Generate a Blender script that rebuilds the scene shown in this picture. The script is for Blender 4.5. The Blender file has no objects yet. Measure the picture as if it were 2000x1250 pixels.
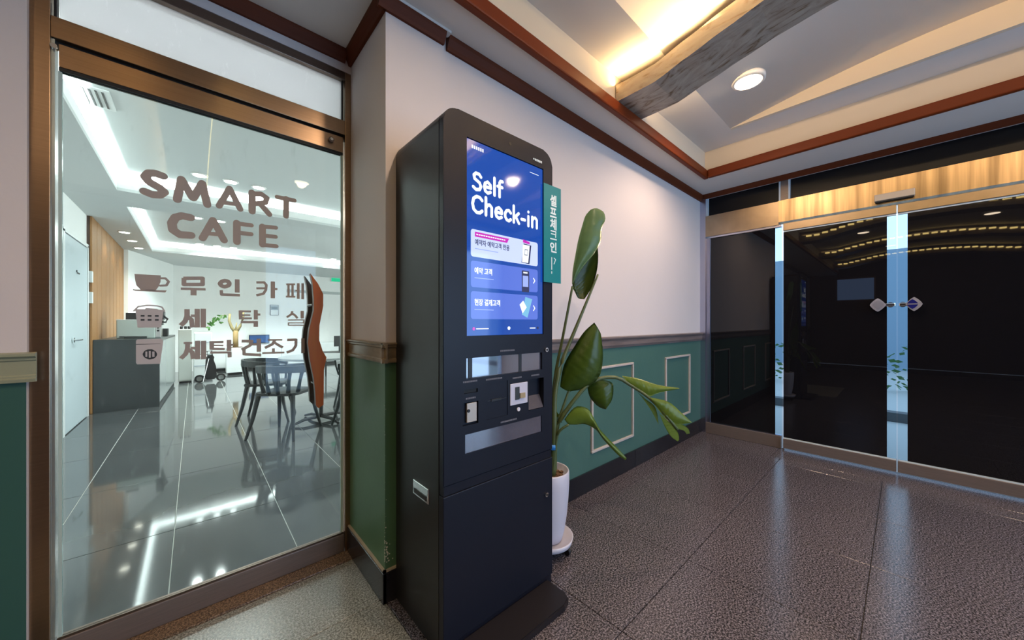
import bpy, bmesh, math, random
from mathutils import Vector, Matrix
random.seed(7)
PI = math.pi
SC = bpy.context.scene
COL = SC.collection

# ---------------- camera ----------------
cam_d = bpy.data.cameras.new('camera'); cam = bpy.data.objects.new('camera', cam_d); COL.objects.link(cam)
cam_d.sensor_width = 36; cam_d.lens = 36*690/2000; cam_d.shift_y = 0.003; cam_d.clip_start = 0.02
cam.location = (0, 0, 1.15); cam.rotation_euler = (PI/2, 0, math.radians(48-90))
SC.camera = cam
# ---------------- world: overcast bluish daylight ----------------
w = bpy.data.worlds.new('world'); SC.world = w; w.use_nodes = True
bg = w.node_tree.nodes['Background']; bg.inputs[0].default_value = (.60, .76, 1, 1); bg.inputs[1].default_value = 1.3
# ---------------- colour management ----------------
vs = SC.view_settings; vs.view_transform = 'Standard'; vs.look = 'None'; vs.gamma = 1; vs.use_curve_mapping = False
vs.exposure = 0.45
try:
    SC.cycles.max_bounces = 10; SC.cycles.diffuse_bounces = 5; SC.cycles.glossy_bounces = 5; SC.cycles.transparent_max_bounces = 16
    SC.cycles.sample_clamp_indirect = 6
except Exception: pass

def light(name, kind, loc, power, color, rot=(0,0,0), **kw):
    d = bpy.data.lights.new(name, kind); d.energy = power; d.color = color
    for k, v in kw.items(): setattr(d, k, v)
    o = bpy.data.objects.new(name, d); o.location = loc; o.rotation_euler = rot; COL.objects.link(o); return o
WARM = (1, .72, .50); COVEW = (1, .68, .31); COOL = (.96, 1, .985); DAY = (.62, .72, 1)
# daylight from the glazed front opposite the kiosk
light('daylight_front', 'AREA', (2.3, -2.72, 1.3), 50, DAY, (-PI/2, 0, PI), shape='RECTANGLE', size=3.0, size_y=2.1)
# LED coves above the wavy beams (x of each beam centre)
BEAMX = (2.155, -0.05, -2.25, -4.45)
def wave(s):          # height of the beam's underside above its low point, s = distance from the wall end
    pts = ((0, 0), (.25, .0), (.45, .045), (.62, .082), (.80, .118), (1.0, .140), (1.3, .155), (1.55, .158), (1.85, .15), (2.2, .12), (2.5, .07), (2.75, .02), (3.1, 0))
    for (a, u), (b, v) in zip(pts, pts[1:]):
        if a <= s <= b: t = (s-a)/(b-a); t = t*.5 + .5*(t*t*(3-2*t)); return u+(v-u)*t
    return 0
for bxx in BEAMX[:3]:
    for k in range(10):
        sk = .15+.3*k; zt = 2.562+.105+wave(sk)
        light('beam_cove_light', 'AREA', (bxx-.165, 1.24-sk, zt-.002), 1.5 if bxx > 2 else .4, COVEW, (0, PI*.80, 0), shape='RECTANGLE', size=.025, size_y=.3)
        if bxx > 2: light('beam_side_light', 'AREA', (bxx+.17, 1.24-sk, zt-.012), .42, (1, .70, .40), (0, -PI*.55, 0), shape='RECTANGLE', size=.012, size_y=.3, spread=math.radians(100))
# cove lamps on the entrance side tray
#light('tray_cove_light', 'AREA', (3.44, -.3, 2.60), 1.5, (1, .68, .34), (0, PI*.62, 0), shape='RECTANGLE', size=.02, size_y=2.6)
# lobby downlights (light itself; the fixtures are built below)
DL = [(2.76, .70), (2.76, -.95), (.95, .25), (.95, -1.0), (-1.1, .5), (-1.1, -.9), (-3.3, .2)]
def arch(y): 
    return 2.735 + (.15*math.sin(PI*(.95-y)/2.5) if -1.55 < y < .95 else 0)
for x, y in DL:
    light('downlight_lamp', 'SPOT', (x, y, arch(y)-.03), (68 if x > 2 else 56 if x > 0 else 26), WARM, (0, 0, 0), spot_size=math.radians(150), spot_blend=.6, shadow_soft_size=.05)
# cafe: cove strips of the two ceiling trays and general light
for (x0, x1, y0, y1) in ((-.58, 4.2, 2.1, 5.35), (-.58, 4.2, 6.03, 9.45)):
    cx, cy = (x0+x1)/2, (y0+y1)/2
    light('cafe_cove_light', 'AREA', (x0-.07, cy, 2.56), 68, COOL, (0, PI*.9, 0), shape='RECTANGLE', size=.05, size_y=y1-y0)
    light('cafe_cove_light', 'AREA', (cx, y1+.07, 2.56), 86, COOL, (PI*.9, 0, 0), shape='RECTANGLE', size=x1-x0, size_y=.05)
    light('cafe_cove_light', 'AREA', (cx, y0-.07, 2.56), 86, COOL, (-PI*.9, 0, 0), shape='RECTANGLE', size=x1-x0, size_y=.05)
CDL = [(.045,4.93),(.3,4.93),(.55,4.93),(.035,6.95),(.3,6.95),(.085,9.2),(.345,9.2),(.6,9.2),(2.5,9.2),(2.2,4.93),(2.2,6.95)]
SDL = [(-.765,7.73),(-.75,8.45),(-.735,9.18)]
for x, y in CDL: light('cafe_downlight_lamp', 'SPOT', (x, y, 2.66), 110 if y > 9 else 45, COOL, spot_size=2.3, spot_blend=.8, shadow_soft_size=.05)
for x, y in SDL: light('cafe_wallwash_lamp', 'SPOT', (x, y, 2.48), 11, (1, .88, .7), spot_size=1.9, spot_blend=.6, shadow_soft_size=.03)
light('cafe_fill_light', 'AREA', (5.1, 5.5, 1.5), 190, COOL, (0, PI/2, 0), shape='RECTANGLE', size=1.8, size_y=5)  # added cool fill lamp at the right cafe wall, which has no window

# ---------------- materials ----------------
MATS = {}
def mat(name, col, rough=.5, metal=0, coat=0, spec=.5, emis=None, es=0, noise=None, bump=None, ior=1.5):
    """noise=(scale, amount, colour2, [stretch]); bump=(scale, strength)"""
    if name in MATS: return MATS[name]
    m = bpy.data.materials.new(name); m.use_nodes = True; nt = m.node_tree; b = nt.nodes['Principled BSDF']
    b.inputs['Base Color'].default_value = (*col, 1); b.inputs['Roughness'].default_value = rough
    b.inputs['Metallic'].default_value = metal; b.inputs['Coat Weight'].default_value = coat; b.inputs['IOR'].default_value = ior
    b.inputs['Coat Roughness'].default_value = .03
    b.inputs['Specular IOR Level'].default_value = spec
    if emis: b.inputs['Emission Color'].default_value = (*emis, 1); b.inputs['Emission Strength'].default_value = es
    if noise or bump:
        tc = nt.nodes.new('ShaderNodeTexCoord')
    if noise:
        mp = nt.nodes.new('ShaderNodeMapping'); nt.links.new(tc.outputs['Object'], mp.inputs[0])
        if len(noise) > 3: mp.inputs['Scale'].default_value = noise[3]
        n = nt.nodes.new('ShaderNodeTexNoise'); n.inputs['Scale'].default_value = noise[0]; n.inputs['Detail'].default_value = 6
        nt.links.new(mp.outputs[0], n.inputs[0])
        r = nt.nodes.new('ShaderNodeValToRGB'); nt.links.new(n.outputs[0], r.inputs[0])
        a = noise[1]; r.color_ramp.elements[0].position = .5-a; r.color_ramp.elements[1].position = .5+a
        r.color_ramp.elements[0].color = (*noise[2], 1); r.color_ramp.elements[1].color = (*col, 1)
        nt.links.new(r.outputs[0], b.inputs['Base Color'])
    if bump:
        n2 = nt.nodes.new('ShaderNodeTexNoise'); n2.inputs['Scale'].default_value = bump[0]; n2.inputs['Detail'].default_value = 5
        nt.links.new(tc.outputs['Object'], n2.inputs[0])
        bp = nt.nodes.new('ShaderNodeBump'); bp.inputs['Strength'].default_value = bump[1]; bp.inputs['Distance'].default_value = .01
        nt.links.new(n2.outputs[0], bp.inputs['Height']); nt.links.new(bp.outputs[0], b.inputs['Normal'])
    MATS[name] = m; return m
def emit(name, col, s):
    if name in MATS: return MATS[name]
    m = bpy.data.materials.new(name); m.use_nodes = True; nt = m.node_tree; nt.nodes.clear()
    e = nt.nodes.new('ShaderNodeEmission'); e.inputs[0].default_value = (*col, 1); e.inputs[1].default_value = s
    o = nt.nodes.new('ShaderNodeOutputMaterial'); nt.links.new(e.outputs[0], o.inputs[0]); MATS[name] = m; return m
def glass(name, tint, gl=.9, dirt=0):
    """clear pane: tinted transparency, fresnel reflection, optional dust"""
    m = bpy.data.materials.new(name); m.use_nodes = True; nt = m.node_tree; nt.nodes.clear(); N = nt.nodes.new; K = nt.links.new
    tr = N('ShaderNodeBsdfTransparent'); tr.inputs[0].default_value = (*tint, 1)
    g = N('ShaderNodeBsdfGlossy'); g.inputs['Roughness'].default_value = .01; g.inputs[0].default_value = (gl, gl, gl, 1)
    f = N('ShaderNodeFresnel'); f.inputs[0].default_value = 1.35
    mx = N('ShaderNodeMixShader'); K(f.outputs[0], mx.inputs[0]); K(tr.outputs[0], mx.inputs[1]); K(g.outputs[0], mx.inputs[2])
    last = mx
    if dirt:
        tc = N('ShaderNodeTexCoord'); mp = N('ShaderNodeMapping'); mp.inputs['Scale'].default_value = (9, 9, 3); K(tc.outputs['Object'], mp.inputs[0])
        n = N('ShaderNodeTexNoise'); n.inputs['Scale'].default_value = 3; n.inputs['Detail'].default_value = 9; n.inputs['Roughness'].default_value = .7; K(mp.outputs[0], n.inputs[0])
        r = N('ShaderNodeMapRange'); r.inputs[1].default_value = .58; r.inputs[2].default_value = .85; r.inputs[3].default_value = .01; r.inputs[4].default_value = dirt; K(n.outputs[0], r.inputs[0])
        d = N('ShaderNodeBsdfDiffuse'); d.inputs[0].default_value = (.75, .85, .83, 1)
        m2 = N('ShaderNodeMixShader'); K(r.outputs[0], m2.inputs[0]); K(mx.outputs[0], m2.inputs[1]); K(d.outputs[0], m2.inputs[2]); last = m2
    o = N('ShaderNodeOutputMaterial'); K(last.outputs[0], o.inputs[0]); MATS[name] = m; return m

M_white = mat('plaster_white', (.70, .65, .645), .75, bump=(60, .05), noise=(1.2, .3, (.65, .60, .595)))
M_ceil = mat('ceiling_plaster', (.72, .68, .64), .8, noise=(.9, .3, (.67, .63, .60)))
M_green = mat('green_wainscot', (.065, .155, .13), .45, noise=(2.5, .3, (.055, .135, .115)), bump=(40, .06))
M_greenp = mat('green_pillar', (.085, .19, .10), .45, noise=(2.5, .3, (.065, .15, .08)), bump=(40, .06))
M_rail = mat('chair_rail_wood', (.22, .18, .175), .4, noise=(6, .25, (.12, .095, .09), (.6, 8, 8)))
M_railb = mat('pillar_rail_wood', (.30, .23, .14), .3, noise=(6, .25, (.2, .15, .09), (4, 4, 9)))
M_pmold = mat('panel_moulding', (.50, .45, .42), .45)
M_base = mat('baseboard_black', (.012, .012, .016), .22, noise=(8, .3, (.02, .02, .024)))
M_basec = mat('baseboard_cap', (.42, .36, .27), .5)
M_brown = mat('brown_crown', (.13, .030, .010), .5, spec=.12, noise=(5, .3, (.10, .024, .009)))
M_tray = mat('tray_cream', (.72, .61, .47), .7)
def stone(name, c1, c2, c3, rough):
    m = bpy.data.materials.new(name); m.use_nodes = True; nt = m.node_tree; b = nt.nodes['Principled BSDF']; N = nt.nodes.new; K = nt.links.new
    tc = N('ShaderNodeTexCoord'); v = N('ShaderNodeTexNoise'); v.inputs['Scale'].default_value = 150; v.inputs['Detail'].default_value = 3; v.inputs['Roughness'].default_value = .8
    K(tc.outputs['Object'], v.inputs[0]); r = N('ShaderNodeValToRGB'); cr = r.color_ramp
    cr.elements[0].position = .42; cr.elements[0].color = (*c1, 1); cr.elements[1].position = .60; cr.elements[1].color = (*c3, 1)
    e = cr.elements.new(.5); e.color = (*c2, 1); K(v.outputs[0], r.inputs[0])
    n = N('ShaderNodeTexNoise'); n.inputs['Scale'].default_value = 1.3; n.inputs['Detail'].default_value = 4; K(tc.outputs['Object'], n.inputs[0])
    mx = N('ShaderNodeMix'); mx.data_type = 'RGBA'; mx.blend_type = 'MULTIPLY'; mx.inputs[0].default_value = .35
    K(r.outputs[0], mx.inputs[6]); K(n.outputs[0], mx.inputs[7]); K(mx.outputs[2], b.inputs['Base Color'])
    b.inputs['Roughness'].default_value = rough
    bp = N('ShaderNodeBump'); bp.inputs['Strength'].default_value = .12; bp.inputs['Distance'].default_value = .001
    K(v.outputs[0], bp.inputs['Height']); K(bp.outputs[0], b.inputs['Normal']); MATS[name] = m; return m
M_gran = stone('granite_dark', (.018, .016, .019), (.078, .072, .086), (.29, .265, .31), .2)
M_grang = stone('granite_grey', (.12, .12, .10), (.26, .26, .23), (.5, .5, .45), .25)
M_sill = stone('granite_brown', (.05, .03, .015), (.19, .12, .07), (.42, .3, .2), .3)
M_grout = mat('grout_dark', (.03, .027, .026), .9)
M_ctile = mat('cafe_tile', (.085, .09, .092), .07, noise=(2, .3, (.06, .066, .068)), coat=.2)
M_cgrout = mat('cafe_grout', (.62, .63, .58), .6)
def brushed(name, c, rough=.28, st=(1, 1, 60)):
    m = mat(name, c, rough, metal=1, noise=(4, .35, tuple(k*.8 for k in c), st)); return m
M_bronze = brushed('bronze_frame', (.40, .27, .17), .3)
M_bronzed = brushed('bronze_frame_dark', (.20, .15, .125), .34)
M_brass = mat('brass_header', (.66, .47, .27), .32, metal=1, noise=(3, .16, (.30, .21, .12), (1, 7, .25)))  # bright and dim streaks paint LED reflections into the header's colour
M_brassp = brushed('brass_header_panel', (.50, .38, .26), .3, (60, 3, 3))
M_steel = mat('satin_steel', (.55, .55, .66), .25, metal=1)
M_kick = mat('kick_rail', (.26, .21, .19), .38, metal=.5, noise=(4, .3, (.2, .165, .15), (3, 3, 60)))
M_chrome = mat('chrome', (.8, .82, .82), .12, metal=1)
M_black = mat('black_plastic', (.012, .012, .013), .4)
M_gasket = mat('gasket_black', (.008, .007, .006), .6)
M_film = mat('tinted_film_glass', (.006, .006, .008), .015, spec=.55)
M_clear = glass('clear_edge_glass', (.82, .93, .97))
M_door = glass('cafe_door_glass', (.895, .945, .935), dirt=.16)
M_frost = glass('transom_glass', (.93, .94, .96), dirt=.3)
_nt = M_frost.node_tree; _o = [n for n in _nt.nodes if n.type == 'OUTPUT_MATERIAL'][0]; _p = _o.inputs[0].links[0].from_socket
_t = _nt.nodes.new('ShaderNodeBsdfTranslucent'); _t.inputs[0].default_value = (.93, .93, .95, 1); _m = _nt.nodes.new('ShaderNodeMixShader'); _m.inputs[0].default_value = .45
_nt.links.new(_p, _m.inputs[1]); _nt.links.new(_t.outputs[0], _m.inputs[2]); _nt.links.new(_m.outputs[0], _o.inputs[0])
M_kiosk = mat('kiosk_navy_black', (.009, .010, .018), .38, spec=.22)
M_kioskb = mat('kiosk_body_black', (.013, .013, .014), .4, spec=.4)
M_kpanel = mat('kiosk_panel', (.009, .011, .020), .36, spec=.22)
M_mirror = mat('smoked_window', (.05, .055, .09), .04, metal=.0, coat=1, spec=1, ior=2.1)
M_decal = mat('taupe_vinyl', (.35, .305, .275), .7)
M_cafew = mat('cafe_white', (.88, .89, .88), .75)
M_cafec = mat('cafe_ceiling', (.62, .65, .65), .8)
M_appl = mat('appliance_white', (.78, .81, .81), .3)
M_char = mat('charcoal_laminate', (.028, .034, .036), .35, noise=(3, .3, (.036, .042, .042)))
M_wood = mat('wood_slats', (.36, .175, .055), .5, noise=(5, .3, (.27, .125, .04), (9, 9, .5)))
M_orange = mat('orange_wood', (.42, .14, .010), .4, spec=.3, noise=(5, .3, (.36, .08, .008), (6, 6, 1)))
M_dkwood = mat('dark_handle_edge', (.06, .03, .02), .35)
M_teal = mat('teal_sign', (0, .20, .23), .35)
M_wtext = mat('white_print', (.75, .85, .87), .5)
M_gtext = mat('grey_print', (.16, .16, .19), .6)

# ---------------- mesh helpers ----------------
def link(o): COL.objects.link(o); return o
def tag(o, label=None, cat=None, group=None, kind=None):
    if label: o['label'] = label
    if cat: o['category'] = cat
    if group: o['group'] = group
    if kind: o['kind'] = kind
    return o
def empty(name, loc=(0,0,0), parent=None):
    o = bpy.data.objects.new(name, None); o.location = loc; o.empty_display_size = .1
    if parent: o.parent = parent
    return link(o)
def obj(name, bm, m, parent=None, smooth=False, loc=None):
    me = bpy.data.meshes.new(name); bmesh.ops.recalc_face_normals(bm, faces=bm.faces); bm.to_mesh(me); bm.free()
    for k in (m if isinstance(m, (list, tuple)) else [m]): me.materials.append(k)
    o = bpy.data.objects.new(name, me); link(o)
    if parent:
        o.parent = parent; o.matrix_parent_inverse = Matrix.Translation(-world_loc(parent))
    if loc: o.location = loc
    if smooth:
        for p in me.polygons: p.use_smooth = True
    return o
def world_loc(o):
    return Vector(o.location) if o.type == "EMPTY" else Vector((0, 0, 0))
def box(bm, x0, x1, y0, y1, z0, z1, bev=0, mi=0):
    vs_ = [bm.verts.new(p) for p in ((x0,y0,z0),(x1,y0,z0),(x1,y1,z0),(x0,y1,z0),(x0,y0,z1),(x1,y0,z1),(x1,y1,z1),(x0,y1,z1))]
    fs = [bm.faces.new([vs_[i] for i in q]) for q in ((0,3,2,1),(4,5,6,7),(0,1,5,4),(1,2,6,5),(2,3,7,6),(3,0,4,7))]
    for f in fs: f.material_index = mi
    if bev:
        es = {e for f in fs for e in f.edges}
        bmesh.ops.bevel(bm, geom=list(es), offset=bev, segments=2, affect='EDGES', profile=.5)
    return bm
def B(name, x0, x1, y0, y1, z0, z1, m, parent=None, bev=0):
    bm = bmesh.new(); box(bm, min(x0,x1), max(x0,x1), min(y0,y1), max(y0,y1), min(z0,z1), max(z0,z1), bev); return obj(name, bm, m, parent)
def prism(bm, pts, axis, a0, a1, bev=0, mi=0):
    """extrude 2-D outline along axis: axis 'y' -> pts are (x,z); 'x' -> (y,z); 'z' -> (x,y)"""
    def P(p, a): return {'y': (p[0], a, p[1]), 'x': (a, p[0], p[1]), 'z': (p[0], p[1], a)}[axis]
    A = [bm.verts.new(P(p, a0)) for p in pts]; Bv = [bm.verts.new(P(p, a1)) for p in pts]
    n = len(pts); fs = [bm.faces.new(A), bm.faces.new(Bv[::-1])]
    for i in range(n): fs.append(bm.faces.new((A[i], Bv[i], Bv[(i+1) % n], A[(i+1) % n])))
    for f in fs: f.material_index = mi
    if bev:
        bmesh.ops.bevel(bm, geom=list(set(fs[0].edges) | set(fs[1].edges)), offset=bev, segments=2, affect='EDGES')
    return bm
def tube(bm, pts, r, n=8, cap=True, mi=0):
    """tube along points; r scalar or list"""
    pts = [Vector(p) for p in pts]; rs = r if isinstance(r, (list, tuple)) else [r]*len(pts); rings = []
    up = Vector((0, 0, 1))
    for i, p in enumerate(pts):
        d = (pts[min(i+1, len(pts)-1)] - pts[max(i-1, 0)]).normalized()
        a = d.cross(up) if abs(d.z) < .95 else d.cross(Vector((1, 0, 0)))
        a.normalize(); b = d.cross(a)
        if rings and False: pass
        rings.append([bm.verts.new(p + (a*math.cos(t) + b*math.sin(t))*rs[i]) for t in [2*PI*k/n for k in range(n)]])
    for i in range(len(rings)-1):
        for k in range(n):
            f = bm.faces.new((rings[i][k], rings[i][(k+1) % n], rings[i+1][(k+1) % n], rings[i+1][k])); f.material_index = mi
    if cap: bm.faces.new(rings[0][::-1]).material_index = mi; bm.faces.new(rings[-1]).material_index = mi
    return bm
def lathe(bm, prof, c, n=32, mi=0):
    rings = []
    for r, z in prof:
        rings.append([bm.verts.new((c[0]+r*math.cos(2*PI*k/n), c[1]+r*math.sin(2*PI*k/n), c[2]+z)) for k in range(n)])
    for i in range(len(rings)-1):
        for k in range(n): bm.faces.new((rings[i][k], rings[i][(k+1) % n], rings[i+1][(k+1) % n], rings[i+1][k])).material_index = mi
    bm.faces.new(rings[0][::-1]).material_index = mi; bm.faces.new(rings[-1]).material_index = mi
    return bm
def disc(bm, c, r, axis, t, n=20, mi=0):
    """short cylinder centred at c along axis with half thickness t"""
    pts = [(r*math.cos(2*PI*k/n), r*math.sin(2*PI*k/n)) for k in range(n)]
    i = {'x': (1, 2), 'y': (0, 2), 'z': (0, 1)}[axis]; a = {'x': 0, 'y': 1, 'z': 2}[axis]
    return prism(bm, [(c[i[0]]+p[0], c[i[1]]+p[1]) for p in pts], axis, c[a]-t, c[a]+t, mi=mi)
def rrect(x0, x1, z0, z1, r, n=6, corners=(1,1,1,1)):
    pts = []
    for cx, cz, a0, on in ((x1-r, z1-r, 0, corners[0]), (x0+r, z1-r, PI/2, corners[1]), (x0+r, z0+r, PI, corners[2]), (x1-r, z0+r, 1.5*PI, corners[3])):
        if on: pts += [(cx+r*math.cos(a0+PI/2*k/n), cz+r*math.sin(a0+PI/2*k/n)) for k in range(n+1)]
        else: pts.append(((x1 if a0 in (0, 1.5*PI) else x0), (z1 if a0 in (0, PI/2) else z0)))
    return pts
def strokes(bm, data, y, t=.0006, rnd=True):
    """flat lettering in the plane y: every entry is [width, (x,z), ...]"""
    k_ = 0
    for s in data:
        wd, pts = s[0], s[1:]
        for (ax, az), (bx_, bz) in zip(pts, pts[1:]):
            d = Vector((bx_-ax, bz-az)); 
            if d.length < 1e-6: continue
            d.normalize(); nx, nz = -d.y*wd/2, d.x*wd/2; e = wd*.12 if not rnd else 0
            ax_, az_ = ax-d.x*e, az-d.y*e; cx, cz = bx_+d.x*e, bz+d.y*e
            k_ += 1; q_ = .00002*(k_ % 19)
            prism(bm, [(ax_+nx, az_+nz), (cx+nx, cz+nz), (cx-nx, cz-nz), (ax_-nx, az_-nz)], 'y', y-t-q_, y+q_)
        for k, (px, pz) in enumerate(pts):
            k_ += 1; q_ = .00002*(k_ % 19)
            if rnd or 0 < k < len(pts)-1: disc(bm, (px, y-t/2, pz), wd/2, 'y', t/2+q_, 14)
    return bm
def text(name, body, m, size, loc, rot, parent=None, off=0, align='LEFT', sx=1):
    c = bpy.data.curves.new(name, 'FONT'); c.body = body; c.size = size; c.offset = off; c.align_x = align; c.extrude = .0004
    o = bpy.data.objects.new(name, c); link(o); dg = bpy.context.evaluated_depsgraph_get()
    me = bpy.data.meshes.new_from_object(o.evaluated_get(dg)); bpy.data.objects.remove(o); 
    me.transform(Matrix.Translation(loc) @ rot.to_4x4() @ Matrix.Diagonal((sx, 1, 1, 1)))
    me.materials.clear(); me.materials.append(m)
    q = bpy.data.objects.new(name, me); link(q)
    if parent: q.parent = parent; q.matrix_parent_inverse = Matrix.Translation(-world_loc(parent))
    return q
RY = Matrix.Rotation(PI/2, 3, 'X')            # text upright, facing -y
RX = Matrix.Rotation(-PI/2, 3, 'Z') @ RY      # text upright, facing -x
def copy_thing(root, loc, rotz=None, label=None):
    r = root.copy(); COL.objects.link(r); r.location = loc
    if rotz is not None: r.rotation_euler = (0, 0, rotz)
    if label: r['label'] = label
    for ch in list(root.children):
        c = ch.copy(); COL.objects.link(c); c.parent = r; c.matrix_parent_inverse = ch.matrix_parent_inverse.copy()
        for g in list(ch.children):
            d = g.copy(); COL.objects.link(d); d.parent = c; d.matrix_parent_inverse = g.matrix_parent_inverse.copy()
    return r
def S(o): o['kind'] = 'structure'; return o
# ---- outline data, metres ----
SMART=[[0.0266,[-0.087,1.709],[-0.108,1.714],[-0.125,1.71],[-0.135,1.693],[-0.124,1.677],[-0.096,1.662],[-0.084,1.649],[-0.096,1.635],[-0.116,1.632],[-0.137,1.639]],[0.0259,[-0.048,1.629],[-0.036,1.711],[-0.004,1.647]],[0.0259,[-0.002,1.646],[0.025,1.711],[0.04,1.629]],[0.0223,[0.077,1.632],[0.111,1.713],[0.146,1.634]],[0.0158,[0.095,1.649],[0.133,1.652]],[0.0259,[0.187,1.714],[0.187,1.633]],[0.0209,[0.187,1.708],[0.219,1.716],[0.24,1.703],[0.234,1.681],[0.196,1.668]],[0.0223,[0.215,1.673],[0.249,1.633]],[0.018,[0.278,1.717],[0.345,1.717]],[0.023,[0.313,1.718],[0.312,1.638]]]
CAFE=[[0.0274,[-0.01,1.567],[-0.035,1.569],[-0.053,1.559],[-0.063,1.535],[-0.06,1.509],[-0.04,1.494],[-0.009,1.497]],[0.0245,[0.026,1.491],[0.058,1.57],[0.093,1.493]],[0.0158,[0.04,1.513],[0.08,1.515]],[0.0259,[0.135,1.573],[0.135,1.493]],[0.018,[0.135,1.571],[0.184,1.572]],[0.018,[0.135,1.532],[0.183,1.534]],[0.0252,[0.224,1.574],[0.224,1.495]],[0.0173,[0.224,1.574],[0.273,1.578]],[0.0173,[0.224,1.535],[0.272,1.537]],[0.0173,[0.224,1.494],[0.275,1.495]]]
ROW1=[[0.0141,[-0.029,1.325],[0.026,1.33],[0.026,1.305],[-0.029,1.301],[-0.029,1.325]],[0.0096,[-0.037,1.284],[0.034,1.286]],[0.0179,[-0.001,1.281],[-0.001,1.262]],[0.0154,[0.11,1.315],[0.109,1.31],[0.106,1.306],[0.101,1.303],[0.095,1.301],[0.09,1.302],[0.085,1.304],[0.082,1.308],[0.08,1.312],[0.082,1.317],[0.085,1.321],[0.09,1.324],[0.095,1.326],[0.101,1.325],[0.106,1.323],[0.109,1.319],[0.11,1.315]],[0.016,[0.136,1.333],[0.136,1.281]],[0.0109,[0.084,1.285],[0.085,1.268],[0.144,1.268]],[0.0102,[0.203,1.327],[0.23,1.329],[0.238,1.318],[0.236,1.296],[0.227,1.279],[0.203,1.271]],[0.009,[0.203,1.301],[0.233,1.303]],[0.016,[0.262,1.334],[0.262,1.263]],[0.009,[0.262,1.302],[0.278,1.303]],[0.0083,[0.314,1.327],[0.347,1.329]],[0.009,[0.322,1.328],[0.322,1.273]],[0.009,[0.338,1.329],[0.338,1.274]],[0.0083,[0.313,1.271],[0.348,1.272]],[0.007,[0.35,1.3],[0.36,1.301]],[0.0109,[0.361,1.334],[0.361,1.264]],[0.0109,[0.379,1.335],[0.379,1.263]]]
ROW2=[[0.016,[-0.02,1.203],[-0.02,1.177],[-0.026,1.156],[-0.037,1.142]],[0.0144,[-0.018,1.175],[-0.007,1.163],[-0.005,1.134]],[0.0102,[-0.008,1.179],[0.007,1.179]],[0.016,[0.01,1.205],[0.01,1.134]],[0.0166,[0.028,1.206],[0.028,1.134]],[0.0083,[0.145,1.2],[0.182,1.2]],[0.007,[0.149,1.184],[0.18,1.184]],[0.0083,[0.145,1.17],[0.185,1.17]],[0.0128,[0.147,1.202],[0.148,1.167]],[0.0144,[0.2,1.205],[0.2,1.167]],[0.009,[0.2,1.187],[0.215,1.187]],[0.0102,[0.149,1.154],[0.206,1.154]],[0.016,[0.2,1.154],[0.2,1.135]],[0.009,[0.337,1.204],[0.334,1.191],[0.316,1.177]],[0.0096,[0.337,1.193],[0.348,1.186],[0.357,1.173]],[0.0134,[0.377,1.206],[0.377,1.173]],[0.0051,[0.321,1.164],[0.383,1.165],[0.383,1.151],[0.322,1.151],[0.322,1.14],[0.385,1.14]]]
ROW3=[[0.0083,[-0.029,1.072],[-0.006,1.071]],[0.0144,[-0.018,1.071],[-0.019,1.048],[-0.024,1.029],[-0.037,1.013]],[0.0144,[-0.018,1.047],[-0.005,1.035],[-0.002,1.009]],[0.0109,[-0.008,1.051],[0.008,1.05]],[0.016,[0.011,1.078],[0.011,1.007]],[0.0166,[0.029,1.077],[0.029,1.006]],[0.0147,[0.054,1.075],[0.054,1.044]],[0.009,[0.051,1.072],[0.09,1.072]],[0.0064,[0.056,1.059],[0.09,1.057]],[0.009,[0.051,1.045],[0.094,1.042]],[0.0154,[0.109,1.078],[0.109,1.035]],[0.0077,[0.114,1.059],[0.123,1.058]],[0.009,[0.05,1.03],[0.115,1.027]],[0.0134,[0.111,1.028],[0.111,1.008]],[0.0122,[0.152,1.073],[0.186,1.072],[0.18,1.054],[0.152,1.037]],[0.009,[0.18,1.058],[0.203,1.057]],[0.016,[0.211,1.08],[0.211,1.026]],[0.0115,[0.159,1.038],[0.159,1.017],[0.218,1.01]],[0.0077,[0.245,1.075],[0.297,1.074]],[0.0115,[0.269,1.073],[0.261,1.056],[0.234,1.041]],[0.0109,[0.267,1.063],[0.288,1.047],[0.299,1.04]],[0.0109,[0.264,1.036],[0.264,1.018]],[0.0083,[0.224,1.018],[0.305,1.016]],[0.0115,[0.318,1.073],[0.352,1.073],[0.351,1.045],[0.339,1.025],[0.316,1.016]],[0.0144,[0.38,1.077],[0.38,1.011]]]
CUPH=[[0.0077,[-0.094,1.32],[-0.081,1.321],[-0.072,1.309],[-0.078,1.294],[-0.095,1.292]]]
BASKH=[[0.0051,[-0.163,1.195],[-0.152,1.211],[-0.128,1.216],[-0.103,1.215],[-0.09,1.21],[-0.084,1.196]]]
CUP=[[-0.162,1.33],[-0.093,1.331],[-0.094,1.306],[-0.1,1.286],[-0.108,1.272],[-0.146,1.273],[-0.157,1.289],[-0.16,1.307]]
SAUCER=[[-0.166,1.275],[-0.162,1.273],[-0.077,1.275],[-0.081,1.267],[-0.158,1.268],[-0.165,1.27]]
BASKET=[[-0.16,1.201],[-0.134,1.202],[-0.133,1.206],[-0.103,1.204],[-0.1,1.201],[-0.086,1.199],[-0.092,1.133],[-0.154,1.133]]
SLOTS=[[-0.141,1.177],[-0.123,1.177],[-0.104,1.177],[-0.141,1.162],[-0.123,1.162],[-0.104,1.162]]
DRYER=[[-0.158,1.085],[-0.155,1.09],[-0.092,1.091],[-0.087,1.084],[-0.087,1.076],[-0.095,0.996],[-0.155,0.998],[-0.158,1.004]]
DRYLINE=[[-0.158,1.073],[-0.094,1.072],[-0.094,1.071],[-0.158,1.071]]
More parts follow.
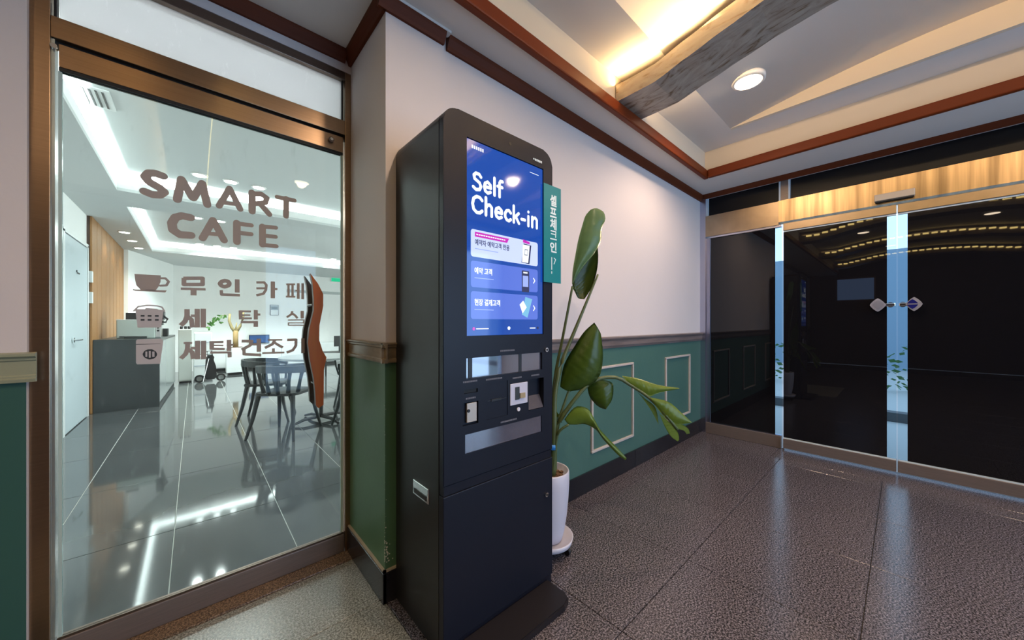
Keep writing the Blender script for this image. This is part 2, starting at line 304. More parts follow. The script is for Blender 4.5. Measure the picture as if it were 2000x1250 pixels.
DRYO=[[-0.103,1.032],[-0.104,1.027],[-0.106,1.023],[-0.109,1.019],[-0.113,1.016],[-0.117,1.015],[-0.122,1.014],[-0.127,1.015],[-0.131,1.018],[-0.135,1.021],[-0.138,1.025],[-0.14,1.03],[-0.141,1.035],[-0.14,1.039],[-0.138,1.044],[-0.135,1.048],[-0.131,1.05],[-0.127,1.052],[-0.122,1.052],[-0.117,1.052],[-0.113,1.049],[-0.109,1.046],[-0.106,1.042],[-0.104,1.037]]
DRYB=[[[-0.134,1.044],[-0.129,1.044],[-0.129,1.024],[-0.134,1.024]],[[-0.125,1.046],[-0.12,1.046],[-0.12,1.021],[-0.125,1.021]],[[-0.116,1.043],[-0.11,1.043],[-0.11,1.023],[-0.116,1.023]]]
HL=[[0.397,1.377],[0.406,1.332],[0.411,1.263],[0.411,1.208],[0.392,1.12],[0.387,1.059],[0.396,0.976],[0.411,0.893],[0.417,0.831],[0.42,0.768],[0.431,0.754]]
HR=[[0.397,1.377],[0.428,1.333],[0.45,1.286],[0.45,1.23],[0.434,1.14],[0.433,1.071],[0.448,1.018],[0.464,0.988],[0.453,0.93],[0.452,0.826],[0.451,0.767]]
LEAVES=[["upright",[[1.479,1.171,1.354],[1.482,1.169,1.423],[1.492,1.159,1.508],[1.505,1.148,1.594],[1.522,1.133,1.674],[1.533,1.123,1.717],[1.552,1.106,1.747]],[[1.484,1.167,1.36],[1.522,1.133,1.446],[1.568,1.091,1.52],[1.592,1.069,1.583],[1.596,1.066,1.651],[1.61,1.053,1.695],[1.602,1.06,1.736],[1.577,1.083,1.755]],0.02],["dark",[[1.516,1.192,1.388],[1.513,1.194,1.347],[1.524,1.184,1.312],[1.537,1.173,1.283],[1.559,1.153,1.278]],[[1.614,1.103,1.559],[1.616,1.102,1.487],[1.607,1.109,1.411],[1.587,1.128,1.335],[1.561,1.152,1.278]],-0.02],["big",[[1.371,1.161,0.829],[1.378,1.155,0.897],[1.391,1.142,0.957],[1.428,1.11,1.039],[1.46,1.08,1.105],[1.499,1.045,1.153]],[[1.405,1.13,0.804],[1.473,1.069,0.826],[1.519,1.028,0.884],[1.532,1.016,0.985],[1.524,1.023,1.096]],0.03],["low",[[1.522,1.105,0.819],[1.531,1.098,0.77],[1.552,1.079,0.731],[1.575,1.058,0.708],[1.594,1.041,0.701]],[[1.57,1.062,0.857],[1.617,1.02,0.841],[1.624,1.014,0.798],[1.617,1.02,0.747],[1.595,1.04,0.703]],0.02],["droopa",[[1.639,0.974,0.878],[1.693,0.925,0.867],[1.776,0.85,0.832],[1.857,0.777,0.816]],[[1.668,0.947,0.836],[1.734,0.888,0.774],[1.788,0.839,0.793],[1.859,0.775,0.811]],0.01],["droopb",[[1.73,0.865,0.771],[1.797,0.804,0.748],[1.846,0.76,0.693],[1.884,0.726,0.646]],[[1.736,0.859,0.751],[1.781,0.819,0.673],[1.822,0.782,0.635],[1.883,0.727,0.641]],0.01],["droopc",[[1.668,0.947,0.83],[1.726,0.895,0.763],[1.767,0.858,0.713],[1.78,0.847,0.623]],[[1.664,0.951,0.836],[1.701,0.918,0.791],[1.747,0.876,0.707],[1.779,0.847,0.626]],0],["droopd",[[1.763,0.835,0.69],[1.805,0.797,0.64],[1.834,0.771,0.59],[1.837,0.768,0.554]],[[1.76,0.837,0.695],[1.781,0.819,0.629],[1.805,0.797,0.574],[1.832,0.773,0.547]],0],["droope",[[1.805,0.797,0.642],[1.846,0.76,0.635],[1.871,0.737,0.613],[1.878,0.731,0.587]],[[1.801,0.8,0.646],[1.83,0.774,0.613],[1.855,0.752,0.601],[1.866,0.742,0.583]],0],["bottom",[[1.356,1.12,0.676],[1.396,1.085,0.737],[1.44,1.045,0.73],[1.461,1.026,0.689],[1.485,1.005,0.63],[1.515,0.977,0.584],[1.547,0.949,0.54],[1.584,0.915,0.486]],[[1.37,1.107,0.651],[1.396,1.085,0.649],[1.432,1.052,0.652],[1.471,1.017,0.625],[1.495,0.995,0.582],[1.523,0.97,0.54],[1.555,0.942,0.497],[1.578,0.92,0.475]],0.01],["stub",[[1.362,1.196,0.718],[1.368,1.19,0.69],[1.378,1.181,0.662]],[[1.382,1.177,0.684],[1.391,1.17,0.662],[1.393,1.168,0.64]],0]]
STEMS=[[0.011,0.006,[[1.34,1.189,0.416],[1.343,1.186,0.547],[1.358,1.2,0.718],[1.4,1.215,0.889],[1.445,1.201,1.091],[1.481,1.169,1.343]]],[0.018,0.005,[[1.33,1.171,0.425],[1.333,1.168,0.576],[1.343,1.172,0.79],[1.375,1.157,0.941],[1.419,1.144,1.038],[1.497,1.101,1.238],[1.564,1.068,1.403]]],[0.012,0.007,[[1.335,1.166,0.425],[1.34,1.162,0.597],[1.364,1.14,0.684],[1.46,1.08,0.821],[1.534,1.041,0.866],[1.609,0.987,0.871],[1.668,0.947,0.833],[1.733,0.875,0.768],[1.781,0.819,0.69],[1.832,0.773,0.607]]],[0.009,0.006,[[1.324,1.163,0.429],[1.334,1.154,0.568],[1.34,1.135,0.62],[1.372,1.106,0.65]]],[0.01,0.006,[[1.341,1.175,0.42],[1.349,1.167,0.616],[1.371,1.147,0.714],[1.404,1.131,0.81]]]]
TIE=[1.327,1.176,0.535]
# =====================================================================
# STRUCTURE: lobby
# =====================================================================
fl = S(B('floor', -5.5, 4.05, -2.7, 1.9, -.06, -.006, M_grout))
def tile_mesh(w, d, m, nm):
    bm = bmesh.new(); box(bm, -w/2, w/2, -d/2, d/2, -.02, 0); bmesh.ops.bevel(bm, geom=[e for e in bm.edges if all(v.co.z > -.001 for v in e.verts)], offset=.0012, segments=1, affect='EDGES')
    me = bpy.data.meshes.new(nm); bm.to_mesh(me); bm.free(); me.materials.append(m); return me
def tiles(parent, xs, ys, mfun, gap, rot=True, nm='tile'):
    cache = {}
    for x0, x1 in zip(xs, xs[1:]):
        for y0, y1 in zip(ys, ys[1:]):
            m = mfun((x0+x1)/2, (y0+y1)/2); k = (round(x1-x0, 3), round(y1-y0, 3), m.name)
            if k not in cache: cache[k] = tile_mesh(x1-x0-gap, y1-y0-gap, m, nm)
            o = bpy.data.objects.new(nm, cache[k]); COL.objects.link(o); o.location = ((x0+x1)/2, (y0+y1)/2, random.uniform(-.0004, 0)); o.parent = parent
            if rot: o.rotation_euler.z = random.choice((0, PI))
xs = [.59+.5975*k for k in range(-8, 6)] + [3.72]
ys = [.705+.5975*k for k in range(-5, 2)] + [1.455]
tiles(fl, xs, ys, lambda x, y: M_grang if (-.6 < x < .59 and y > .7) else M_gran, .003)
tiles(fl, [-.385, .59], [1.455, 1.80], lambda x, y: M_grang, .003)
S(B('trim_1', -.39, .59, 1.80, 1.885, -.02, .006, M_sill, bev=.003))['label'] = 'brown granite door sill'
tiles(fl, [3.72, 4.02], [-1.9, -.63, .77, 1.455], lambda x, y: M_gran, .004, False, 'sill_stone')

# walls
wb = S(B('wall_back', .865, 4.1, 1.455, 1.60, 0, 2.75, M_white))
for i, (x0, x1, z0, z1) in enumerate(((.91, 1.47, .25, .84), (2.034, 2.597, .25, .84), (3.162, 3.706, .25, .84))):
    bm = bmesh.new(); t = .018
    for (a, b, c, d) in ((x0, x1, z1-t, z1), (x0, x1, z0, z0+t), (x0, x0+t, z0+t, z1-t), (x1-t, x1, z0+t, z1-t)):
        box(bm, a, b, 1.435, 1.452, c, d, .004)
    obj('panel_moulding', bm, M_pmold, wb)
B('wainscot', .865, 4.015, 1.450, 1.456, .13, .975, M_green, wb)
bm = bmesh.new()
prism(bm, [(1.452, .966), (1.440, .966), (1.437, .975), (1.432, .985), (1.432, 1.02), (1.426, 1.028), (1.420, 1.036), (1.420, 1.046), (1.452, 1.05)], 'x', .866, 4.0); S(obj('trim_2', bm, M_rail))
bm = bmesh.new()
for a, b in ((.866, 1.62), (1.624, 2.618), (2.622, 4.0)):
    box(bm, a, b, 1.438, 1.452, .0, .135, .002)
for nm_, (a, b) in zip(('b1', 'b2', 'b3'), ((.866, 1.62), (1.624, 2.618), (2.622, 4.0))): pass
bm.free()
bb = S(B('baseboard_back', .866, 4.0, 1.449, 1.455, 0, .13, M_base))
for a, b in ((.866, 1.62), (1.624, 2.618), (2.622, 4.0)): B('baseboard_plank', a, b, 1.437, 1.450, 0, .135, M_base, bb, .002)
# pillar beside the cafe door
pl = S(B('pillar', .59, .865, 1.437, 1.89, 0, 2.75, M_white))
pl['label'] = 'white and green pillar between cafe door and kiosk'
bm = bmesh.new(); box(bm, .586, .868, 1.433, 1.888, .13, 1.0); obj('wainscot', bm, M_greenp, pl)
bm = bmesh.new()
prism(bm, [(.588, .985), (.576, .985), (.574, .992), (.574, 1.0), (.581, 1.004), (.581, 1.045), (.574, 1.05), (.574, 1.057), (.568, 1.062), (.568, 1.068), (.588, 1.07)], 'y', 1.41, 1.885)
prism(bm, [(1.434, .985), (1.422, .985), (1.420, .992), (1.420, 1.0), (1.427, 1.004), (1.427, 1.045), (1.420, 1.05), (1.420, 1.057), (1.414, 1.062), (1.414, 1.068), (1.434, 1.07)], 'x', .568, .87)
obj('chair_rail', bm, M_railb, pl)
bm = bmesh.new(); box(bm, .572, .588, 1.420, 1.89, 0, .125, .002); box(bm, .573, .87, 1.420, 1.436, 0, .125, .002); obj('baseboard', bm, M_base, pl)
bm = bmesh.new(); box(bm, .576, .588, 1.424, 1.89, .125, .133); box(bm, .576, .87, 1.424, 1.434, .125, .133); obj('baseboard_cap', bm, M_basec, pl)
# chips in the paint at the pillar's corner
bm = bmesh.new()
for k in range(60):
    z = .16+abs(random.gauss(0, .055)) if k < 40 else random.uniform(.16, .82); e = random.random() < .5
    r = random.uniform(.001, .004) if k < 40 else random.uniform(.0006, .002)
    c = ((.586-.0004, 1.433+random.random()*.004, z) if e else (.586+abs(random.gauss(0, .012 if k < 40 else .03)), 1.433-.0004, z))
    disc(bm, c, r, 'x' if e else 'y', .0006, 6)
o = obj('paint_chip', bm, mat('bare_plaster', (.7, .68, .6), .9), pl); o['kind'] = 'stuff'
# wall left of the cafe door
wl = S(B('wall_left', -5.5, -.392, 1.855, 2.0, 0, 2.75, M_white))
B('wainscot', -5.5, -.393, 1.850, 1.856, .12, .985, mat('green_left', (.03, .10, .08), .5), wl)
bm = bmesh.new()
prism(bm, [(1.852, .965), (1.838, .965), (1.836, .975), (1.842, .979), (1.842, .984), (1.846, .988), (1.846, 1.03), (1.842, 1.034), (1.842, 1.04), (1.834, 1.046), (1.834, 1.054), (1.852, 1.058)], 'x', -5.4, -.372)
obj('chair_rail', bm, mat('left_rail_wood', (.30, .32, .22), .35), wl)
B('baseboard', -5.4, -.395, 1.838, 1.852, 0, .125, M_base, wl)
S(B('wall_above_door', -.392, .59, 1.87, 1.98, 2.405, 2.75, M_white))
S(B('wall_far', -5.6, -5.5, -2.8, 2.0, 0, 2.9, mat('wall_far_panel', (.13, .10, .085), .6, noise=(3, .3, (.09, .07, .06)))))
# high window in the far lobby wall, picked up by the dark glass doors
bm = bmesh.new(); box(bm, -5.49, -5.47, .5, 1.3, 1.75, 2.4, .004); wn2 = S(obj('window_2', bm, M_bronzed))
B('window_pane', -5.47, -5.465, .54, 1.26, 1.79, 2.36, emit('window_daylight', (.35, .55, 1), .8), wn2)
# front wall opposite the kiosk with the big glazed opening
wf = S(B('wall_front', -5.5, .75, -2.75, -2.62, 0, 2.9, mat('wall_front_panel', (.20, .16, .14), .6)))
S(B('wall_front_header', .75, 4.1, -2.75, -2.62, 2.38, 2.9, M_white))
wn = empty('window_1', (2.4, -2.64, 0)); S(wn)
for x0, x1 in ((.75, .80), (1.78, 1.84), (2.86, 2.92), (4.0, 4.08)): B('window_frame', x0, x1, -2.70, -2.62, .0, 2.38, M_steel, wn)
for z0, z1 in ((0, .1), (2.32, 2.38)): B('window_frame', .75, 4.08, -2.69, -2.63, z0, z1, M_steel, wn)
for x0, x1 in ((.8, 1.78), (1.84, 2.86), (2.92, 4.0)): B('window_pane', x0, x1, -2.665, -2.66, .1, 2.32, M_clear, wn)

# ceiling soffit ring with tray opening x -5.3..3.53, y -1.85..1.24
TX1, TY0, TY1 = 3.53, -1.85, 1.24
ce = S(B('ceiling', TX1, 4.1, -2.75, 1.46, 2.5, 2.56, M_ceil))
B('soffit', -5.5, TX1, TY1, 1.46, 2.5, 2.56, M_ceil, ce); B('soffit', -5.5, TX1, -2.75, TY0, 2.5, 2.56, M_ceil, ce)
B('soffit', -5.5, .59, 1.4601, 2.0, 2.5, 2.56, M_ceil, ce)
bm = bmesh.new(); box(bm, .60, .885, 1.4, 1.432, 2.5-.012, 2.4999); obj('soffit_batten', bm, M_ceil, ce)
# risers
M_riser = M_tray
B('riser', TX1, TX1+.05, TY0, TY1, 2.56, 2.735, M_riser, ce); B('riser', -5.5, TX1+.05, TY1, TY1+.05, 2.56, 2.735, M_riser, ce); B('riser', -5.5, TX1, TY0-.05, TY0, 2.56, 2.735, M_riser, ce)
# rim at z 2.735 and the arched vault inside it
B('rim', 3.281, TX1+.06, TY0-.05, TY1+.05, 2.735, 2.76, M_ceil, ce); B('rim', -5.5, 3.281, .95, TY1+.05, 2.735, 2.76, M_ceil, ce); B('rim', -5.5, 3.281, TY0-.05, -1.55, 2.735, 2.76, M_ceil, ce)
bm = bmesh.new(); NY = 40; prev = None
for i in range(NY+1):
    y = .95-2.5*i/NY; z = arch(y) if 0 < i < NY else 2.735
    row = [bm.verts.new((-5.5, y, z)), bm.verts.new((3.25, y, z)), bm.verts.new((3.25, y, z+.03)), bm.verts.new((-5.5, y, z+.03))]
    if prev:
        for k in range(4): bm.faces.new((prev[k], prev[(k+1) % 4], row[(k+1) % 4], row[k]))
    prev = row
obj('vault', bm, M_ceil, ce, True)
prev = None; bm = bmesh.new()
for i in range(NY+1):
    y = .95-2.5*i/NY; z = arch(y) if 0 < i < NY else 2.735
    row = [bm.verts.new((3.2502, y, 2.7352)), bm.verts.new((3.2502, y, z+.03)), bm.verts.new((3.28, y, z+.03)), bm.verts.new((3.28, y, 2.7352))]
    if prev:
        for k in range(4): bm.faces.new((prev[k], prev[(k+1) % 4], row[(k+1) % 4], row[k]))
    prev = row
obj('vault_edge', bm, M_tray, ce)
# brown mouldings: wall crown, tray edge
def crown(name, a, b, side, z0=2.44, z1=2.5, d=.035, m=M_brown):
    """side: inward direction of the profile"""
    bm = bmesh.new(); (x0, y0), (x1, y1) = a, b
    pr = [(0, z0), (d*.35, z0), (d*.5, z0+.25*(z1-z0)), (d*.9, z1-.3*(z1-z0)), (d, z1-.1*(z1-z0)), (d, z1), (0, z1)]
    if side in ('-y', '+y'):
        s = -1 if side == '-y' else 1; prism(bm, [(y0+s*p, z) for p, z in pr], 'x', x0, x1)
    else:
        s = -1 if side == '-x' else 1; prism(bm, [(x0+s*p, z) for p, z in pr], 'y', y0, y1)
    return S(obj(name, bm, m))
crown('trim_3', (.888, 1.4545), (4.01, 1.4545), '-y')
crown('trim_4', (.555, 1.4365), (.862, 1.4365), '-y', 2.44, 2.488)
crown('trim_5', (.5895, 1.43), (.5895, 1.87), '-x', 2.44, 2.5)
crown('trim_6', (-.39, 1.87), (.56, 1.87), '-y', 2.445, 2.5)
crown('trim_7', (-5.4, 1.855), (-.39, 1.855), '-y', 2.445, 2.5)
crown('trim_8', (4.012, -2.6), (4.012, 1.42), '-x', 2.455, 2.5, .03)
def tray_edge(name, x0, x1, y0, y1):
    bm = bmesh.new(); box(bm, x0, x1, y0, y1, 2.485, 2.56, .008); return S(obj(name, bm, mat('brown_tray_edge', (.17, .030, .006), .45, spec=.2)))
tray_edge('trim_9', -5.4, TX1+.012, TY1-.028, TY1+.012); tray_edge('trim_10', TX1-.028, TX1+.012, TY0, TY1-.03); tray_edge('trim_11', -5.4, TX1, TY0-.012, TY0+.028)

# wavy marbled beams
def marble():
    m = bpy.data.materials.new('marbled_veneer'); m.use_nodes = True; nt = m.node_tree; b = nt.nodes['Principled BSDF']; N = nt.nodes.new; K = nt.links.new
    tc = N('ShaderNodeTexCoord'); mp = N('ShaderNodeMapping'); mp.inputs['Scale'].default_value = (3.6, .8, 3.6); K(tc.outputs['Object'], mp.inputs[0])
    n = N('ShaderNodeTexNoise'); n.inputs['Scale'].default_value = 4; n.inputs['Detail'].default_value = 8; n.inputs['Roughness'].default_value = .62; n.inputs['Distortion'].default_value = 2.6
    K(mp.outputs[0], n.inputs[0]); r = N('ShaderNodeValToRGB'); K(n.outputs[0], r.inputs[0]); cr = r.color_ramp
    cr.elements[0].position = .36; cr.elements[0].color = (.16, .095, .05, 1); cr.elements[1].position = .62; cr.elements[1].color = (.40, .34, .28, 1)
    e = cr.elements.new(.44); e.color = (.31, .25, .20, 1)
    K(r.outputs[0], b.inputs['Base Color']); b.inputs['Roughness'].default_value = .35; return m
M_marble = marble()
for i, bx_ in enumerate(BEAMX):
    bm = bmesh.new(); prev = None; n = 60
    for k in range(n+1):
        s = (TY1-.001-TY0)*k/n; y = TY1-.005-s; z = 2.562+wave(s)
        row = [bm.verts.new((bx_-.15, y, z)), bm.verts.new((bx_+.15, y, z)), bm.verts.new((bx_+.15, y, z+.105)), bm.verts.new((bx_-.15, y, z+.105))]
        if prev:
            for q in range(4): bm.faces.new((prev[q], prev[(q+1) % 4], row[(q+1) % 4], row[q]))
        else: bm.faces.new(row)
        prev = row
    bm.faces.new(prev[::-1])
    lab = ['wavy marbled ceiling beam above the tray, left of the round downlight', 'second wavy marbled ceiling beam, reflected in the entrance doors, nearest the kiosk', 'third wavy marbled ceiling beam deeper in the lobby', 'last wavy marbled ceiling beam by the far lobby wall'][i]
    o = tag(obj('wavy_beam', bm, M_marble), lab, 'beam', 'wavy ceiling beams')
    if i == 0: continue
    bm = bmesh.new()
    for k in range(26):
        y = 1.10-k*.105; z = 2.562+wave(TY1-y)
        box(bm, bx_+.151, bx_+.163, y-.036, y+.036, z+.076, z+.102)
    led = obj('led_strip', bm, emit('led_warm', (1, .72, .25), 9), o); led['kind'] = 'stuff'
# lobby downlights
def downlight(x, y, z, r, m, label, group, parent=None):
    t = empty('downlight', (x, y, z)); tag(t, label, 'ceiling light', group)
    bm = bmesh.new(); lathe(bm, [(r*1.28, .02), (r*1.28, -.006), (r*1.05, -.010), (r*1.0, -.004), (r*1.0, 0)], (x, y, z), 28); obj('trim_ring', bm, mat('lamp_ring', (.7, .68, .66), .35), t, True)
    bm = bmesh.new(); disc(bm, (x, y, z-.008), r*.97, 'z', .003, 28); obj('lamp', bm, m, t); return t
dlab = ['round warm recessed downlight in the lobby vault beyond the marbled beam', 'round warm downlight in the vault by the right end of the entrance', 'round warm downlight above the kiosk', 'round warm downlight behind the photographer near the front window', 'round warm downlight past the second beam near the left wall', 'round warm downlight past the second beam near the front wall', 'round warm downlight deepest in the lobby']
for (x, y), lb in zip(DL, dlab): downlight(x, y, arch(y)-.010, .076, emit('lamp_warm', (1, .80, .58), 14), lb, 'lobby downlights')

# =====================================================================
# ENTRANCE glass doors in the plane x = 4.02
# =====================================================================
EX = 4.02
ef = empty('door_frame', (EX, 0, 0)); S(ef); ef.name = 'door_1'
B('frame_post', EX-.02, EX+.06, 1.40, 1.455, 0, 2.46, M_steel, ef)
B('frame_post', EX-.005, EX+.06, 1.362, 1.40, .11, 2.04, mat('post_lilac_steel', (.40, .40, .52), .3, metal=1), ef)
B('header', EX-.02, EX+.08, .775, 1.40, 2.055, 2.27, M_brassp, ef)
B('header', EX-.03, EX+.08, -2.0, .775, 2.075, 2.27, M_brass, ef)
B('transom_mullion', EX+.0, EX+.05, .70, .77, 2.27, 2.46, M_kick, ef)
for y in (.70, .77): B('transom_edge', EX-.006, EX+.05, y-.006, y+.006, 2.27, 2.46, mat('pale_edge', (.55, .68, .8), .3), ef)
B('transom_edge', EX-.006, EX+.05, 1.38, 1.402, 2.27, 2.46, mat('pale_edge', (.55, .68, .8), .3), ef)
for a, b in ((.777, 1.38), (-.75, .693), (-2.0, -.76)): B('transom_pane', EX+.02, EX+.03, a, b, 2.27, 2.5, mat('transom_dark', (.008, .008, .010), .32, spec=.2), ef)
# fixed side panel
sp = empty('door_2', (EX, 1.08, 0)); S(sp)
B('film_glass', EX+.01, EX+.02, .806, 1.36, .115, 2.04, M_film, sp); B('clear_glass', EX+.01, EX+.02, .757, .8058, .115, 2.04, M_clear, sp)
B('bottom_rail', EX-.02, EX+.04, .757, 1.40, 0, .11, M_kick, sp, .003); B('glazing_bead', EX-.012, EX+.03, .757, 1.362, .110, .117, M_steel, sp)
B('top_bead', EX-.012, EX+.03, .757, 1.362, 2.036, 2.052, M_steel, sp)
# the two leaves
def leaf_door(name, y0, y1, seam, lab):
    e = empty(name, (EX, (y0+y1)/2, 0)); S(e); e['label'] = lab
    s = 1 if seam == y0 else -1; ym = seam+s*.05
    B('top_rail', EX-.055, EX-.01, y0, y1, 1.985, 2.052, M_brassp, e, .003); B('bottom_rail', EX-.06, EX-.005, y0, y1, .02, .105, M_kick, e, .003)
    B('bead', EX-.045, EX-.02, y0+.003, y1-.003, 1.975, 1.985, mat('bead_pale', (.6, .7, .75), .25), e); B('bead', EX-.05, EX-.02, y0+.003, y1-.003, .105, .113, mat('bead_pale', (.6, .7, .75), .25), e)
    a, b = (ym, y1) if s > 0 else (y0, ym)
    B('film_glass', EX-.037, EX-.027, a, b, .113, 1.975, M_film, e); c, d = (y0, ym-.0002) if s > 0 else (ym+.0002, y1)
    B('clear_glass', EX-.037, EX-.027, c, d, .113, 1.975, M_clear, e)
    return e
dl_ = leaf_door('door_3', .040, .735, .040, 'dark glass entrance door leaf, left of the seam')
dr_ = leaf_door('door_4', -.665, .034, .034, 'dark glass entrance door leaf, right of the seam')
M_blue = mat('navy_badge', (.01, .012, .14), .2, coat=1)
def diamond(cy, hw, hh, x0, x1, m, parent, name, lab=None):
    bm = bmesh.new(); pts = []
    for k in range(24):
        t = 2*PI*k/24; c, s_ = math.cos(t), math.sin(t); r = 1/((abs(c)**1.25+abs(s_)**1.25)**(1/1.25))
        pts.append((cy+hw*c*r, 1.290+hh*s_*r))
    prism(bm, pts, 'x', x0, x1, .003); o = obj(name, bm, m, parent); 
    if lab: o['label'] = lab
    return o
M_hnd = mat('handle_pearl', (.55, .54, .62), .2, metal=.6)
diamond(.138, .044, .052, EX-.085, EX-.062, M_hnd, dl_, 'handle'); diamond(.136, .032, .036, EX-.089, EX-.084, mat('handle_grey', (.36, .36, .42), .2, metal=.5), dl_, 'handle_inlay')
h2 = diamond(-.048, .042, .052, EX-.085, EX-.062, M_hnd, dr_, 'handle'); diamond(-.040, .029, .036, EX-.089, EX-.084, M_blue, dr_, 'handle_inlay', 'navy blue inlay')
B('handle_bar', EX-.092, EX-.088, -.068, -.006, 1.287, 1.294, M_hnd, dr_)
for y0, y1, p in ((.045, .098, dl_), (-.012, .028, dr_)):
    bm = bmesh.new(); box(bm, EX-.07, EX-.037, y0, y1, 1.278, 1.302, .004); disc(bm, (EX-.04, (y0+y1)/2, 1.29), .02, 'x', .004); obj('handle_bracket', bm, M_chrome, p)
B('floor_guide', EX-.05, EX-.02, .728, .742, .0, .018, M_chrome, dl_)
# right hand fixed panel past the frame's edge
sp2 = empty('door_5', (EX, -1.3, 0)); S(sp2)
B('film_glass', EX+.01, EX+.02, -1.35, -.72, .115, 2.04, M_film, sp2); B('clear_glass', EX+.01, EX+.02, -.72, -.67, .115, 2.04, M_clear, sp2)
B('bottom_rail', EX-.02, EX+.04, -1.4, -.67, 0, .11, M_kick, sp2); S(B('wall_entrance', EX, EX+.1, -2.75, -1.4, 0, 2.5, M_white))
B('top_bead', EX-.012, EX+.03, -1.4, -.67, 2.036, 2.075, M_steel, sp2)
S(B('wall_entrance_top', EX+.0, EX+.1, -2.75, 1.46, 2.46, 2.56, M_white))
# motion sensor on the header
ms = empty('door_sensor', (EX-.04, .053, 2.12)); tag(ms, 'beige rectangular motion sensor on the brass header above the seam', 'sensor')
B('housing', EX-.075, EX-.03, -.053, .158, 2.097, 2.148, mat('sensor_beige', (.62, .52, .40), .4), ms, .005); B('lens', EX-.07, EX-.035, -.048, .153, 2.090, 2.098, M_black, ms)
# outside, seen through the clear edges
S(B('ground_outside', 4.06, 14, -8, 8, -.08, -.03, mat('paving_outside', (.40, .42, .42), .8)))
B('kerb_outside', 6.2, 6.35, -8, 8, -.03, .08, mat('kerb_grey', (.10, .11, .12), .8))['kind'] = 'structure'
S(B('wall_outside', 13, 13.2, -9, 9, -.1, 3.0, mat('facade_outside', (.22, .32, .42), .7)))
bm = bmesh.new()
for k in range(500):
    x, y, z = random.uniform(8.6, 9.2), random.uniform(-3, 3), random.uniform(.02, .75); r = random.uniform(.03, .07)
    a = random.uniform(0, PI); d = Vector((math.cos(a)*r, math.sin(a)*r, random.uniform(-.3, .6)*r)); u = Vector((-d.y*.5, d.x*.5, r*.5)); p = Vector((x, y, z))
    bm.faces.new([bm.verts.new(q) for q in (p-d, p+u, p+d, p-u)])
tag(obj('hedge', bm, mat('hedge_green', (.07, .18, .05), .6)), 'low green hedge outside, seen through the clear door edges', 'hedge', kind='stuff')
# =====================================================================
# CAFE GLASS DOOR in the plane y = 1.89
# =====================================================================
DY = 1.885
df = empty('door_6', (.1, DY, 0)); S(df); df['label'] = 'bronze framed cafe doorway'
B('jamb', -.392, -.350, DY-.012, DY+.05, 0, 2.405, M_bronze, df, .002)
B('jamb_strip', -.350, -.342, DY-.004, DY+.04, 0, 2.09, mat('jamb_silver', (.55, .62, .60), .25, metal=.8), df)
B('jamb', .563, .590, DY-.012, DY+.05, 0, 2.405, M_bronze, df, .002)
B('head', -.350, .563, DY-.012, DY+.05, 2.365, 2.405, M_bronzed, df, .002)
B('transom_bar', -.350, .563, DY-.010, DY+.045, 2.092, 2.163, M_bronze, df, .002)
B('transom_gap', -.348, .561, DY+.012, DY+.04, 2.078, 2.092, M_gasket, df)
B('transom_pane', -.335, .556, DY+.012, DY+.018, 2.163, 2.365, M_frost, df)
for x in (-.345, .551): B('transom_bead', x, x+.006, DY+.0, DY+.03, 2.163, 2.365, M_gasket, df)
lf = empty('door_7', (.1, DY, 0)); S(lf); lf['label'] = 'clear glass cafe door leaf with brown lettering'
B('top_rail', -.334, .555, DY-.006, DY+.03, 2.002, 2.079, M_bronze, lf, .002)
B('gasket', -.334, .555, DY-.004, DY+.02, 1.991, 2.002, M_gasket, lf)
B('bottom_rail', -.338, .560, DY-.006, DY+.03, .006, .094, M_kick, lf, .003)
B('gasket', -.338, .560, DY-.002, DY+.02, .094, .102, M_bronzed, lf)
B('glass_pane', -.334, .556, DY+.003, DY+.011, .102, 1.991, M_door, lf)
B('edge_strip', -.336, -.328, DY+.001, DY+.013, .10, 1.99, mat('glass_edge', (.45, .58, .54), .2), lf); B('edge_strip', .546, .556, DY+.001, DY+.013, .10, 1.99, mat('glass_edge', (.45, .58, .54), .2), lf)
bm = bmesh.new(); disc(bm, (.498, DY-.012, 2.045), .013, 'y', .008, 24); k_ = obj('lock_cylinder', bm, M_bronzed, lf); bm = bmesh.new(); disc(bm, (.498, DY-.022, 2.045), .007, 'y', .003, 16); obj('keyhole', bm, M_chrome, k_)
bm = bmesh.new(); disc(bm, (-.342, DY-.01, 2.06), .008, 'y', .01, 14); obj('pivot', bm, M_chrome, lf)
def letters(name, data, y, rnd, lab):
    bm = bmesh.new(); strokes(bm, data, y, .0006, rnd); o = obj(name, bm, M_decal, lf); o['label'] = lab; return o
LY = DY+.0024
letters('lettering', SMART, LY, True, 'large word SMART'); letters('lettering', CAFE, LY, True, 'large word CAFE')
letters('lettering', ROW1, LY, False, 'top Korean line beside the cup'); letters('lettering', ROW2, LY, False, 'middle Korean line beside the basket'); letters('lettering', ROW3, LY, False, 'bottom Korean line beside the dryer')
bm = bmesh.new(); prism(bm, CUP, 'y', LY-.0006, LY); prism(bm, SAUCER, 'y', LY-.0006, LY); strokes(bm, CUPH, LY); obj('cup_decal', bm, M_decal, lf)
bm = bmesh.new(); prism(bm, BASKET, 'y', LY-.0006, LY); strokes(bm, BASKH, LY); M_dec2 = mat('pale_taupe_vinyl', (.52, .49, .485), .7); o = obj('basket_decal', bm, M_dec2, lf)
bm = bmesh.new(); [box(bm, x-.005, x+.005, LY-.0012, LY-.0007, z-.003, z+.003) for x, z in SLOTS]; obj('basket_holes', bm, M_char, o)
bm = bmesh.new(); prism(bm, DRYER, 'y', LY-.0006, LY); o = obj('dryer_decal', bm, M_dec2, lf)
